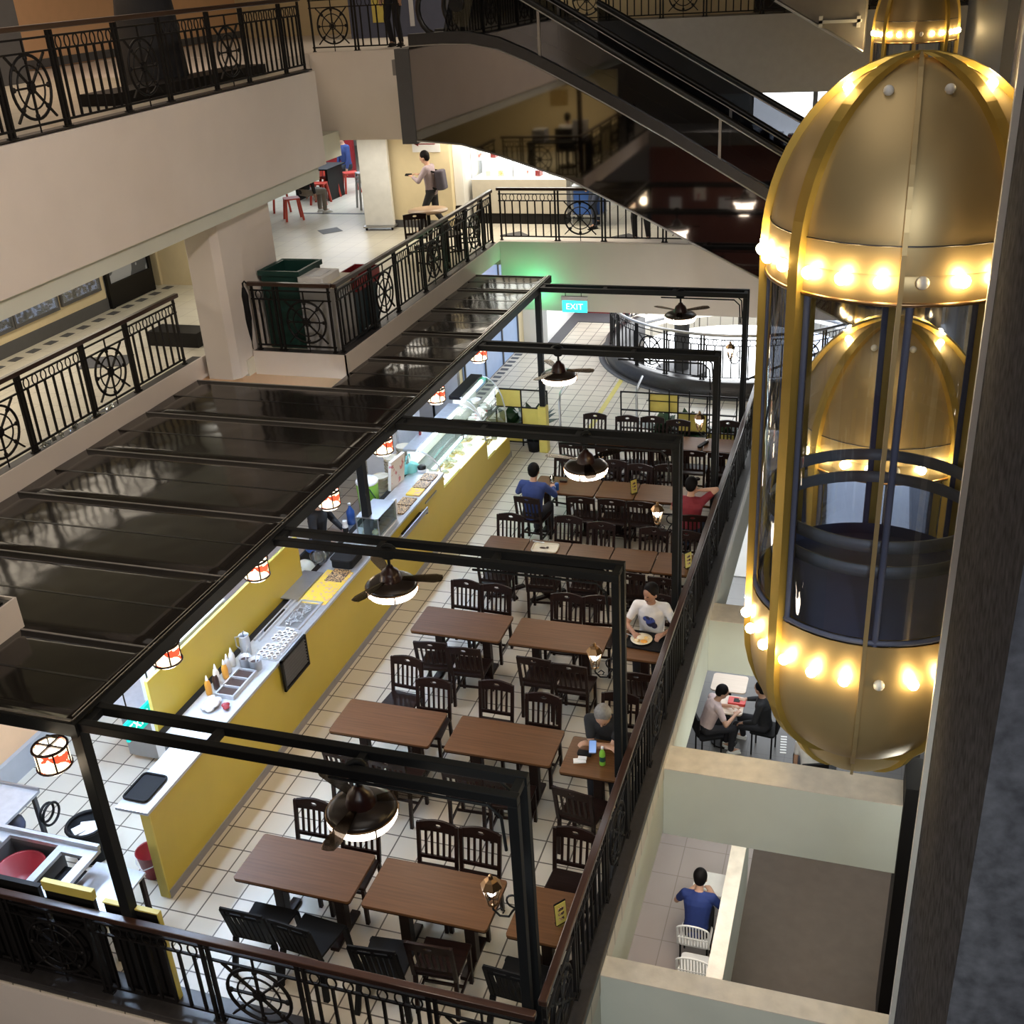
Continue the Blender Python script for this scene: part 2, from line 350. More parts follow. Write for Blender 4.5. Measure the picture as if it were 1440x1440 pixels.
# corner column
cm=MB(); cm.prism([(-9.3,13.5,3.09),(-8.99,13.02,3.09),(-8.6,13.02,3.09),(-8.52,13.12,3.09),(-8.52,14.55,3.09),(-9.3,14.55,3.09)],(0,0,2.5)); struct('column_balcony',cm,'wall',bevel=.01)
# shops behind the left walkway
w=MB(); slab(w,-12.6,-12.35,5,15.4,3.3,5.5); slab(w,-12.6,-12.35,16.95,20,3.3,5.5); slab(w,-12.6,-12.35,15.4,16.95,4.9,5.5); struct('wall_left',w,'ygwall')
bb=MB(); slab(bb,-12.349,-12.33,5,15.4,3.3,3.5); struct('baseboard_left',bb,'dgrey')
w=MB(); slab(w,-12.34,-10.1,17.0,17.15,3.301,5.5); struct('wall_walkway_end',w,'ygwall')
# third storey, left gallery (edge turned two degrees)
L3=[(-16,-3),(-7.66,-3),(-8.38,16.24),(-16,16.24)]
s3=MB(); s3.prism([(x,y,5.52) for x,y in L3],(0,0,1.36)); struct('floor_gallery',s3,'wall')
s4=MB(); s4.prism([(x,y,5.32) for x,y in [(-12,-3),(-7.72,-3),(-8.43,16.05),(-12,16.05)]],(0,0,.199)); struct('beam_gallery',s4,'beam')
tp=MB(); tp.prism([(x,y,6.881) for x,y in [(-16,-3),(-7.85,-3),(-8.56,16.1),(-16,16.1)]],(0,0,.012)); struct('floor_gallery_tiles',tp,'floor2')
cu=MB(); cu.prism([(x,y,6.894) for x,y in [(-7.82,-3),(-7.68,-3),(-8.4,16.2),(-8.54,16.2)]],(0,0,.02)); struct('trim_gallery_curb',cu,'curb')
s5=MB(); slab(s5,-16,-8.53,20.1,26,5.32,6.88); slab(s5,-16,-10.45,16.25,20.09,5.9,6.87); struct('floor_landing',s5,'wall')
s6=MB(); slab(s6,-11.2,-10.0,16.3,20.05,5.05,5.5); struct('beam_landing',s6,'beam')
s7=MB(); slab(s7,-7.9,-6.9,18.05,20.6,6.62,6.86); struct('floor_escalator_landing',s7,'soffit')
w=MB(); slab(w,-15.5,-15.2,-3,26,6.88,10.4); struct('wall_gallery',w,'peach')
bb=MB(); slab(bb,-15.199,-15.17,-3,26,6.9,7.05); struct('baseboard_gallery',bb,'dgrey')
w=MB(); slab(w,-15.2,-3,25.8,26,6.88,10.4); struct('wall_landing',w,'ygwall')
c3=MB(); slab(c3,-15.1,-14.6,11.2,11.7,6.9,10.4); struct('column_gallery',c3,'dgrey')
# third storey, far side
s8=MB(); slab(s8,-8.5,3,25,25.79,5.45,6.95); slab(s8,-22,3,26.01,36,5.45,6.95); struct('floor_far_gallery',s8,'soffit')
w=MB(); slab(w,-3,3,31,31.2,6.95,10.4); struct('wall_far_gallery',w,'brownred')
# ceilings and outer shell
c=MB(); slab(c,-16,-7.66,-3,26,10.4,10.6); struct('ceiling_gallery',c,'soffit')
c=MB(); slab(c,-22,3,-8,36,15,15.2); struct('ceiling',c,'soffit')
w=MB(); slab(w,-22,3,36,36.2,-3.8,15); struct('wall_far',w,'wall')
w=MB(); slab(w,-22.2,-22,-8,36,-3.8,15); struct('wall_outer_left',w,'wall')
w=MB(); slab(w,-22,3,-8.2,-8,-3.8,15); struct('wall_near',w,'wall')
w=MB(); slab(w,-7.02,2.6,-1.4,-1.2,-3.8,2.9); struct('wall_near_lower',w,'brownred')
c=MB(); slab(c,-7.02,2.6,-3,-1.15,2.92,3.3); struct('floor_near_upper',c,'soffit')
# ground floor shops
w=MB(); slab(w,-9.3,-9.05,5.43,18.4,.001,3.05); o=struct('wall_kitchen',w,'peach')
d=MB(); slab(d,-9.049,-8.99,5.43,18.4,.001,.32); struct('baseboard_kitchen',d,'grey',parent=o)
w=MB(); slab(w,-8.2,-7.98,18.4,20.3,.001,2.9); slab(w,-8.2,-7.98,24.0,24.5,.001,2.9); struct('wall_shop',w,'ygwall')
w=MB(); slab(w,-8.2,-7.39,24.51,26.2,.001,2.9); slab(w,-13,-7.39,26.2,27.2,.001,2.9); struct('wall_white',w,'wallw')
bb=MB(); slab(bb,-7.389,-7.1,24.51,27.0,.001,.02); slab(bb,-7.1,-5.9,26.25,27.0,.001,.02); struct('trim_dark_tiles',bb,'dgrey')
w=MB(); slab(w,-7.388,-5.95,27.0,27.15,.021,2.9); struct('wall_red',w,'red')
w=MB(); slab(w,-5.9,3,28.6,28.8,-3.6,2.9); struct('wall_court',w,'shopl')  # wall glows on its own in place of the overbright court
w=MB(); slab(w,-9.3,-8.21,18.4,27.2,.001,2.9); struct('wall_shop_back',w,'grey')
# upper far hall
w=MB(); slab(w,-9.94,-8.5,21.85,22.05,3.3,5.45); struct('wall_cream',w,'ygwall')
bb=MB(); slab(bb,-9.9,-8.6,21.83,21.849,3.3,3.45); struct('baseboard_cream',bb,'dgrey')
w=MB(); slab(w,-8.49,-8.3,22.0,24.5,3.3,5.45); struct('wall_display_side',w,'wallw')
w=MB(); slab(w,-22,3,33,33.2,3.3,5.45); struct('wall_hall',w,'wallw')
bt=MB()
for (x,y) in ((-11.15,21.4),(-7.0,21.25),(-4.75,21.2)): bt.prism([(x-.3,y,3.302),(x,y-.33,3.302),(x+.3,y,3.302),(x,y+.33,3.302)],(0,0,.004))
bt.box(-12.7,-10.5,23.05,23.15,3.302,3.306)
struct('floor_upper_dark_tiles',bt,'dgrey')
# ================================================================ RAILINGS
def wheel_mesh():
    m=MB(); c=(0,0,.43)
    m.torus(c,.30,.016,'Y',32,6); m.torus(c,.205,.010,'Y',28,5); m.torus(c,.06,.008,'Y',14,5)
    m.cyl((0,-.018,.43),(0,.018,.43),.04,n=12)
    for k in range(8):
        t=k*PI/4; e=.31 if k%2==0 else .43
        dx,dz=math.cos(t),math.sin(t); m.bar((0,0,.43),(dx*min(e,.43),0,.43+dz*min(e,.36 if k%2==0 else .43)),.022,.018)
        m.ball((dx*.27,0,.43+dz*.27),(.028,.02,.028),8,5)
    return m
RM={}
def rail_parts():
    b=MB(); b.box(-.0115,.0115,-.0115,.0115,.07,.74); b.ball((0,0,.25),.014,6,4); b.ball((0,0,.55),.014,6,4); RM['bal']=b.mesh('baluster','blk')
    r=MB(); r.torus((0,0,.805),.044,.0085,'Y',14,5,1,1.4); RM['ring']=r.mesh('ring','blk')
    RM['wheel']=wheel_mesh().mesh('wheel','blk')
    p=MB(); p.box(-.015,.015,-.015,.015,0,.93); p.box(-.028,.028,-.028,.028,0,.014); p.ball((0,0,.3),.017,6,4); RM['post']=p.mesh('post','blk')
rail_parts()
def rail_bay(root,x0,x1,kind,at):
    """one bay between double posts, at(s) -> local position and heading"""
    p,a=at((x0+x1)/2); w=x1-x0
    for s in(x0+.03,x1-.03):
        q,b=at(s); o=link('post',RM['post'],root,q); o.rotation_euler=(0,0,b)
    m=MB()
    for z,h in((.075,.024),(.745,.02),(.87,.02)): m.box(-w/2,w/2,-.01,.01,z-h/2,z+h/2)
    for s in(-w/2+.03,w/2-.03): m.box(s-.008,s+.008,-.009,.009,.065,.88)
    if kind=='W':
        m.box(-.008,.008,-.008,.008,.735,.87); m.box(-.006,.006,-.006,.006,.0,.12)
    pn=m.build('panel','blk',root,loc=p); pn.rotation_euler=(0,0,a)
    if kind=='W': link('wheel',RM['wheel'],pn)
    else:
        n=max(2,int(round((w-.1)/.155)))
        for i in range(n):
            s=-w/2+.05+(w-.1)*(i+.5)/n
            link('baluster',RM['bal'],pn,(s,0,0)); link('ring',RM['ring'],pn,(s,0,0))
def railing(label,p,q,z,first='P',group='ironwork railings with wheel panels',P=1.15,W=.9):
    p=V((*p,z)); q=V((*q,z)); d=q-p; ln=d.length; a=math.atan2(d.y,d.x)
    root=thing('iron_railing',label,'railing',p,a,group)
    at=lambda s:((s,0,0),0)
    x=0; k=first; tot=[]
    while x<ln-.35:
        w=P if k=='P' else W; w=min(w,ln-x); tot.append((x,x+w,k if w>.8 or k=='P' else 'P')); x+=w; k='W' if k=='P' else 'P'
    for x0,x1,kk in tot: rail_bay(root,x0,x1,kk,at)
    h=MB(); h.rbox(-.03,ln+.03,-.035,.035,.935,.99,.012,2); h.build('handrail','rail',root,bevel=.008)
    return root
railing('long dark railing beside the dining tables, right edge of the platform',(-1.97,5.66),(-1.97,19.9),.10,'W')
railing('dark railing along the near edge of the dining platform',(-9.0,5.53),(-2.02,5.53),.08,'W')
railing('railing on the upper left walkway, ending at the square column',(-9.25,6.75),(-9.25,12.95),3.35,'W')
railing('short railing in front of the green bin on the balcony corner',(-8.45,13.58),(-7.2,13.58),3.375,'P',P=.4,W=.85)
railing('railing beside the balcony crates, running from the bins to the far bridge',(-7.13,13.6),(-7.13,20.3),3.375,'P')
railing('railing across the far bridge below the escalator',(-7.05,20.5),(2.4,20.5),3.38,'P')
railing('top left gallery railing above the broad white parapet',(-7.95,5.2),(-8.45,16.1),6.91,'W')
railing('short top railing between the gallery and the escalator head',(-10.4,20.2),(-8.6,20.2),6.88,'W')
railing('far top floor railing behind the escalators',(-8,25.1),(2.4,25.1),6.95,'P')
railing('near balcony railing reflected in the mirror cladding, facing the escalator',(-9.1,6.6),(-7.15,6.6),3.385,'P',P=.5,W=.9)
railing('near balcony side railing reflected in the mirror cladding',(-7.12,6.6),(-7.12,.5),3.385,'P')
# round well
def round_rail():
    R=2.92; root=thing('iron_railing','curved dark railing around the bright round stairwell','railing',(WC[0],WC[1],.32),0,'ironwork railings with wheel panels')
    def at(s): t=s/R; return (R*math.cos(t),R*math.sin(t),0),t+PI/2
    n=22; c=2*PI*R/n
    for k in range(n):
        s0=k*c
        if math.sin((s0+c/2)/R)>.42: continue
        for s in(s0+.03,s0+c-.03):
            q,b=at(s); o=link('post',RM['post'],root,q); o.rotation_euler=(0,0,b)
        m=MB()
        for z in(.075,.745,.87): m.tube([(*at(s0+c*j/4)[0][:2],z) for j in range(5)],.011,5)
        pn=m.build('panel','blk',root)
        if k%4==2:
            q,b=at(s0+c/2); w=link('wheel',RM['wheel'],pn,q); w.rotation_euler=(0,0,b)
        else:
            for j in range(5):
                q,b=at(s0+c*(j+.5)/5)
                o=link('baluster',RM['bal'],pn,q); o.rotation_euler=(0,0,b); o=link('ring',RM['ring'],pn,q); o.rotation_euler=(0,0,b)
    h=MB(); h.tube([(R*math.cos(t),R*math.sin(t),.96) for t in [math.radians(155+232*q/60) for q in range(61)]],.032,8); h.build('handrail','trimal',root)
round_rail()
cw=MB(); cw.lathe([(2.77,-.26),(2.77,.30),(3.04,.30),(3.04,.0)],72,(WC[0],WC[1],0),math.radians(152),math.radians(390)); struct('trim_well_curb',cw,'curb')
cw=MB(); cw.lathe([(3.06,.004),(3.06,.02),(3.2,.012),(3.2,.004)],72,(WC[0],WC[1],0)); struct('trim_well_border',cw,'dgrey')
# stair in the well
st=thing('spiral_stair','dark stair seen through the bars of the round stairwell railing','stairs',(WC[0],WC[1],-3.6))
m=MB()
for k in range(16):
    t=2.4-k*.16; z=k*.22
    m.prism([(1.0*math.cos(t),1.0*math.sin(t),z),(2.6*math.cos(t),2.6*math.sin(t),z),(2.6*math.cos(t-.16),2.6*math.sin(t-.16),z),(1.0*math.cos(t-.16),1.0*math.sin(t-.16),z)],(0,0,.06))
m.build('tread','dgrey',st)
m=MB(); m.tube([(2.62*math.cos(2.4-k*.16),2.62*math.sin(2.4-k*.16),k*.22+.9) for k in range(17)],.03,6); m.tube([(2.62*math.cos(2.4-k*.16),2.62*math.sin(2.4-k*.16),k*.22-.05) for k in range(17)],.06,6); m.build('stringer','blk',st)
pl=MB(); pl.cyl((WC[0]-.98,WC[1]-2.05,-3.6),(WC[0]-.98,WC[1]-2.05,1.5),.16,n=16); pl.cyl((WC[0]-.98,WC[1]-2.05,-.1),(WC[0]-.98,WC[1]-2.05,.25),.55,n=16); tag(pl.build('bollard','dgrey'),'thick dark post standing inside the round stairwell','post')
# ================================================================ CANOPY
cz=3.09
can=thing('canopy','long dark glossy glass canopy over the food stalls','canopy',(-5.66,5.6,cz))
def canopy_panel(x0,x1,y0,y1):
    m=MB(); nx,ny=14,8; vs=[]
    for j in range(ny+1):
        for i in range(nx+1):
            u,v=i/nx,j/ny; vs.append((x0+(x1-x0)*u,y0+(y1-y0)*v,.006+.007*math.sin(PI*v)))
    m.add(vs,[(j*(nx+1)+i,j*(nx+1)+i+1,(j+1)*(nx+1)+i+1,(j+1)*(nx+1)+i) for j in range(ny) for i in range(nx)],True)
    o=m.build('panel','canopy',can); q=o.modifiers.new('t','SOLIDIFY'); q.thickness=.012; q.offset=-1
ys=[0,1.05,2.3,3.55,4.8,6.06,7.32,8.58,9.84,11.1,12.36,13.35]
for a,b in zip(ys[:-1],ys[1:]):
    x0=-1.37 if (b<=1.06 or a>=7.9) else -3.47
    if a>=7.3 and a<8.5: x0=-1.37
    if 5.6+b<=13.5 and 5.6+a>=6.6: x0=-3.47
    canopy_panel(x0,0,a+.0115,b-.0115)
for y in ys:
    x0=-1.37 if (y<1.0 or 5.6+y>13.5) else -3.47
    m=MB(); m.box(x0,0,y-.011,y+.011,-.05,.012); m.build('glazing_bar','trimdk',can)
for a,b in zip(ys[:-1],ys[1:]):
    y=(a+b)/2; x0=-1.37 if (a<1.0 or 5.6+a>13.4) else -3.47
    m=MB(); m.box(x0+.02,-.04,y-.012,y+.012,.006,.016); m.build('joint_strip','rubber',can)
m=MB(); m.box(.0,.05,-.02,13.4,-.1,.02); m.box(-1.37,.05,-.06,-.0205,-.1,.02); m.build('fascia','frame',can)
m=MB(); m.box(-.03,-.018,.02,13.35,.03,.04); m.box(.0,.012,-.02,13.4,.0205,.034); m.box(-1.37,0,-.045,-.033,.0205,.034); m.build('edge_trim','trimal',can)
m=MB(); m.box(-.84,-.74,6.75,6.86,-1.96,-.06); m.build('post','frame',can); m=MB(); m.box(-.87,-.855,6.8,6.815,-1.96,-.06); m.build('cable','white',can)
# ================================================================ PERGOLA FRAMES
FY=[5.72,8.84,11.98,15.12,18.36]; fname=['nearest the camera','second from the camera','in the middle of the row','fourth from the camera','farthest, in front of the far beam']
for i,y in enumerate(FY):
    r=thing('pergola_frame','black double beam steel pergola frame, '+fname[i],'pergola',(-2.08,y,0),0,'pergola frames over the tables')
    for s in(-.112,.112):
        m=MB(); m.box(-3.56,.04,s-.035,s+.035,3.02,3.10); m.build('beam','frame',r,bevel=.006)
        m=MB(); m.box(-.035,.04,s-.035,s+.035,0,3.02); m.build('post','frame',r,bevel=.006)
    for x in(-.005,-1.2,-2.4,-3.5): m=MB(); m.box(x-.03,x+.03,-.095,.095,3.03,3.09); m.build('cross_bar','frame',r)
    if i in(0,4):
        m=MB(); m.box(-3.62,-3.52,-.16,-.06,0 if i==0 else .9,3.02); m.build('post','frame',r,bevel=.006)
        if i==4:
            m=MB(); m.box(-3.65,-3.49,-.2,-.03,0,.9); m.build('post_sleeve','yel2',r,bevel=.01)
    m=MB()
    for s in(-.13,.13): m.tube([(-.07,s,2.6),(-.09,s,2.9),(-.18,s,2.985),(-1.4,s,2.99)],.012,6)
    m.build('conduit','frame',r)
# ================================================================ FANS
def fan(x,y,label,ang):
    r=thing('pendant_fan',label,'ceiling fan with lamp',(x,y,3.13),ang,'fan lamps hanging under the pergola')
    m=MB(); m.torus((0,0,-.085),.07,.025,'Y',12,6); m.cyl((0,-.05,-.08),(0,.05,-.08),.035); m.build('clamp','frame',r)
    m=MB(); m.cyl((0,0,-.08),(0,0,-.28),.016); m.build('rod','frame',r)
    m=MB(); m.lathe([(.001,-.24),(.03,-.24),(.045,-.27),(.085,-.30),(.10,-.34),(.115,-.40),(.12,-.42)],20); m.build('motor_housing','maroon',r)
    m=MB(); m.lathe([(.10,-.395),(.19,-.408),(.24,-.428),(.262,-.455),(.255,-.462),(.2,-.44)],36); m.build('lamp_shade','shade',r)
    m=MB(); m.torus((0,0,-.46),.262,.008,'Z',36,6)
    for k in range(5):
        t=2*PI*k/5; m.bar((.272*math.cos(t),.272*math.sin(t),-.46),(.262*math.cos(t),.262*math.sin(t),-.54),.012)
    m.build('rim','bronze',r)
    m=MB(); m.lathe([(.258,-.466),(.266,-.48),(.262,-.515),(.24,-.55),(.16,-.575),(.001,-.58)],32); m.build('lamp_diffuser','lamp',r)
    for k in range(3):
        t=k*2*PI/3; m=MB(); c,s=math.cos(t),math.sin(t); P=[]
        for u,w in((.12,.03),(.28,.055),(.45,.07),(.52,.05),(.53,.0)): P.append((u,w))
        pts=[(u,w) for u,w in P]+[(u,-w) for u,w in P[:-1][::-1]]
        m.prism([(u*c-w*s,u*s+w*c,-.385+.12*w) for u,w in pts],(0,0,.008)); m.build('blade','blade',r)
    light('fan_light','POINT',(x,y,2.48),FANP,(1,.86,.70),.2)
FANP=29
for (x,y,a),n in zip([(-3.29,5.66,.5),(-4.39,8.78,.2),(-3.19,11.95,.9),(-4.40,15.08,.1),(-3.16,18.3,.6)],['above the nearest tables','near the counter, over the second gap','over the middle tables, above the blue shirt man','near the counter display cases','farthest, before the far beam']):
    fan(x,y,'dark pendant fan with glowing lamp ring '+n,a)
# ================================================================ LANTERNS
def paper_lantern(first=True):
    r=thing('paper_lantern','','lantern',(0,0,0),0,'drum lanterns along the canopy edge')
    m=MB(); m.lathe([(.128,-.09),(.128,.09)],24); m.build('paper_drum','lant',r)
    m=MB(); m.torus((0,0,.09),.132,.012,'Z',24,6); m.torus((0,0,-.09),.132,.010,'Z',24,6)
    m.bar((-.13,0,.09),(.13,0,.09),.016); m.bar((0,-.13,.09),(0,.13,.09),.016)
    for k in range(6):
        t=k*PI/3+.3; m.bar((.132*math.cos(t),.132*math.sin(t),-.09),(.132*math.cos(t),.132*math.sin(t),.09),.010)
    m.build('frame','maroon',r)
    m=MB(); m.lathe([(.001,.075),(.118,.075)],20); m.lathe([(.095,-.09),(.095,-.13),(.001,-.13)],20); m.build('diffuser','lantw',r)
    m=MB(); m.cyl((0,0,.09),(0,0,.19),.006); m.bar((0,0,.19),(.1,0,.19),.015); m.build('hook','blk',r)
    return r
LP=[(5.45,2.83,'nearest, at the front corner of the canopy'),(7.0,2.79,'above the near end of the yellow partition'),(8.62,2.77,'above the far end of the yellow partition'),(10.3,2.77,'beside the stall worker'),(11.85,2.78,'above the white container stacks'),(13.72,2.77,'above the curved display case'),(15.55,2.76,'farthest along the canopy edge')]
l0=paper_lantern()
for i,(y,z,n) in enumerate(LP):
    lb='glowing drum lantern with red print '+n
    o=l0 if i==0 else dup(l0)
    o.location=(-5.82,y,z+.02); o['label']=lb
    light('lantern_light','POINT',(-5.82,y,z-.22),5,(1,.8,.55),.1)
def wall_lantern():
    r=thing('wall_lantern','','lantern',(0,0,0),0,'hexagonal glass lanterns on the pergola posts')
    m=MB(); m.lathe([(.035,-.13),(.07,.02),(.072,.03)],6,sm=False); m.build('glass_body','clear',r)
    m=MB()
    for k in range(6):
        t=k*PI/3; c,s=math.cos(t),math.sin(t); m.bar((.036*c,.036*s,-.13),(.073*c,.073*s,.03),.008)
    m.lathe([(.04,-.145),(.036,-.13)],6); m.ball((0,0,-.16),.015); m.build('frame','bronze',r)
    m=MB(); m.lathe([(.085,.03),(.05,.085),(.02,.10),(.016,.13),(.001,.145)],6,sm=False); m.build('cap','bronze',r)
    m=MB(); m.ball((0,0,-.02),(.034,.034,.045)); m.build('bulb','bulbw',r)
    m=MB(); m.tube([(0,0,-.16),(0,0,-.2),(.05,0,-.25),(.12,0,-.24),(.15,0,-.18),(.17,0,-.15)],.009,6); m.tube([(.03,0,-.2),(.06,0,-.17),(.09,0,-.19),(.075,0,-.22)],.006,6); m.torus((.17,0,-.08),.06,.008,'Y',14,5); m.build('bracket','blk',r)
    return r
w0=wall_lantern()
for i,(y,n) in enumerate(zip(FY,['nearest, over the corner of a brown table','second, beside the man in the white shirt','third, on the middle frame post','fourth, in front of the planter screen','farthest, before the bright stairwell'])):
    o=w0 if i==0 else dup(w0); o.location=(-2.3,y-.1,2.17-.05*(i>2)); o['label']='small glass lantern on a black post, '+n
    light('post_lantern_light','POINT',(-2.42,y-.1,2.1),2.5,(.9,.95,1),.06)
# ================================================================ TABLES
def table(x0,x1,y0,y1,label,group):
    cx,cy=(x0+x1)/2,(y0+y1)/2; w,d=(x1-x0)/2,(y1-y0)/2
    r=thing('dining_table',label,'table',(cx,cy,0),0,group)
    m=MB(); m.rbox(-w,w,-d,d,.722,.75,.03); m.build('tabletop','table',r,bevel=.004)
    m=MB(); m.rbox(-w+.003,w-.003,-d+.003,d-.003,.708,.7215,.03); m.build('edge_band','chair',r)
    for s in ((-.32,.32) if w>.45 else (0,)):
        m=MB(); m.box(s-.05,s+.05,-.05,.05,.03,.705); m.build('pedestal','chair',r,bevel=.008)
        m=MB()
        if w>.45: m.box(s-.045,s+.045,-d+.06,d-.06,.0,.04)
        else:
            for a in(PI/4,3*PI/4): m.cb((0,0,.02),(.56,.07,.04),a); m.cb((0,0,.69),(.42,.05,.034),a)
        m.build('foot','chair',r,bevel=.006)
        if w>.45: m=MB(); m.box(s-.03,s+.03,-d+.1,d-.1,.675,.7075); m.build('under_brace','chair',r)
    return r
R1,R2,R3,R4,R5,R6=(6.47,7.08),(8.70,9.31),(10.81,11.42),(12.90,13.48),(15.03,15.62),(17.07,17.62)
gl='large brown dining tables for four'; gs='small square brown tables'
table(-5.215,-4.03,*R1,'brown four seat table in the nearest row, on the counter side',gl)
table(-3.92,-2.73,*R1,'brown four seat table in the nearest row, beside the glass post lantern',gl)
table(-2.56,-2.0,*R1,'small brown table at the railing in the nearest row, with a yellow stand',gs)
table(-5.33,-4.15,*R2,'brown four seat table in the second row, on the counter side',gl)
table(-3.98,-2.80,*R2,'brown four seat table in the second row, left of the man with the phone',gl)
table(-2.69,-2.0,8.64,9.25,'small brown table where the grey haired man looks at his phone',gs)
table(-5.23,-4.05,*R3,'brown four seat table in the third row, on the counter side',gl)
table(-3.94,-2.76,*R3,'brown four seat table in the third row, left of the man eating',gl)
table(-2.6,-2.0,*R3,'small brown table with a tray and plate in front of the man in white',gs)
for k,n in enumerate(['at the counter end','under the white food tray','in the middle, bare','right of the middle','at the railing, with a yellow stand']):
    table(-5.05+.617*k,-5.05+.617*k+.6,*R4,'small brown table in the joined fourth row, '+n,gs)
table(-4.93,-3.91,*R5,'brown table where the man in the blue shirt sits',gl)
for k,n in enumerate(['under the yellow menu stand','beside the pergola post','in front of the person in red']): table(-3.89+.615*k,-3.89+.615*k+.6,*R5,'small brown table in the fifth row, '+n,gs)
for k,n in enumerate(['first from the counter','second from the counter','third from the counter','fourth from the counter','last, at the railing']): table(-4.98+.605*k,-4.98+.605*k+.59,*R6,'small brown table in the last row before the planter screens, '+n,gs)
# ================================================================ CHAIRS (face +Y)
def chair():
    r=thing('dining_chair','','chair')
    m=MB(); m.prism([(-.20,-.20,.435),(.20,-.20,.435),(.215,.20,.435),(-.215,.20,.435)],(0,0,.035)); m.build('seat','chair',r,bevel=.012)
    m=MB()
    for s in(-.19,.19): m.bar((s,-.19,.435),(s*1.02,-.268,.90),.036,.03,(0,1,0))
    def yb(z): return -.19-(z-.435)*.168
    xs=[-.2+.4*i/20 for i in range(21)]
    top=lambda x:.905+.022*math.cos(x/.2*PI/2)**1.5 if abs(x)<.199 else .895
    for a,b in zip(xs[:-1],xs[1:]):
        def seg(z0a,z1a,z0b,z1b):
            P=[(a,z0a),(b,z0b),(b,z1b),(a,z1a)]; cur=lambda x:.018*(1-(x/.2)**2)
            m.add([(x,yb(z)-.012-cur(x),z) for x,z in P]+[(x,yb(z)+.012-cur(x),z) for x,z in P],[(0,1,2,3),(7,6,5,4),(0,4,5,1),(2,6,7,3),(1,5,6,2),(3,7,4,0)])
        hz=lambda x: .018*math.sqrt(max(0,1-(x/.04)**2))
        if abs(a)<.041 and abs(b)<.041:
            seg(.81,.872-hz(a),.81,.872-hz(b)); seg(.872+hz(a),top(a),.872+hz(b),top(b))
        else: seg(.81,top(a),.81,top(b))
    m.bar((-.19,yb(.54),.54),(.19,yb(.54),.54),.022,.04)
    for k in range(5): x=-.12+.06*k; m.bar((x,yb(.54),.54),(x*1.02,yb(.82)-.012,.82),.024,.014,(0,1,0))
    m.build('backrest','chair',r)
    for s in(-.185,.185):
        m=MB(); m.bar((s,-.225,0),(s,-.185,.435),.034,.036,(0,1,0)); m.build('leg','chair',r)
        m=MB(); m.bar((s,.175,0),(s,.175,.435),.034,.036,(0,1,0)); m.build('leg','chair',r)
    m=MB()
    for s in(-.185,.185): m.bar((s,-.2,.17),(s,.175,.17),.018,.028)
    m.bar((-.185,-.02,.17),(.185,-.02,.17),.018,.028); m.build('stretcher','chair',r)
    return r
def plastic_chair():
    r=thing('plastic_chair','','chair')
    m=MB(); m.prism([(-.2,-.2,.42),(.2,-.2,.42),(.225,.22,.42),(-.225,.22,.42)],(0,0,.025)); m.prism([(-.225,.2,.38),(.225,.2,.38),(.225,.225,.38),(-.225,.225,.38)],(0,0,.055)); m.build('seat','plas',r,bevel=.01)
    m=MB(); yb=lambda z:-.19-(z-.43)*.25
    for k in range(7): x=-.15+.05*k; m.bar((x,yb(.43),.43),(x*1.08,yb(.8),.8),.036,.012,(0,1,0))
    m.bar((-.2,yb(.42),.42),(-.2,yb(.86),.86),.04,.02,(0,1,0)); m.bar((.2,yb(.42),.42),(.2,yb(.86),.86),.04,.02,(0,1,0))
    m.bar((-.21,yb(.795),.795),(.21,yb(.795),.795),.014,.03); m.bar((-.21,yb(.87),.87),(.21,yb(.87),.87),.018,.035)
    for s in(-.15,0,.15): m.bar((s,yb(.79),.79),(s,yb(.87),.87),.03,.014,(0,1,0))
    m.build('backrest','plas',r)
    for s in(-1,1):
        m=MB(); m.bar((s*.24,-.26,0),(s*.195,-.19,.42),.05,.035,(0,1,0)); m.build('leg','plas',r)
        m=MB(); m.bar((s*.24,.23,0),(s*.21,.2,.42),.05,.035,(0,1,0)); m.build('leg','plas',r)
    return r
CH=chair(); PCH=plastic_chair(); used={}
gw='dark wooden slat back chairs'; gp='black plastic chairs at the nearest tables'
def put(kind,x,y,rot,back,label):
    """x,y: middle of the top rail; back chairs face the camera side"""
    a=math.radians(rot)+(PI if back else 0); ox,oy=-math.sin(a)*.262,math.cos(a)*.262
    p=CH if kind=='w' else PCH
    o=p if kind not in used else dup(p); used[kind]=1
    o.location=(x+ox,y+oy,0); o.rotation_euler=(0,0,a); o['label']=label; o['group']=gw if kind=='w' else gp
    return o
tn={'1A':'the nearest counter side table','1B':'the table by the nearest lantern','1R':'the nearest railing table','2A':'the second row counter side table','2B':'the table left of the phone user','2R':'the phone user\'s table',
    '3A':'the third row counter side table','3B':'the table left of the diner in white','3R':'the table with tray and plate','4':'the joined fourth row','5':'the fifth row','6':'the last row'}
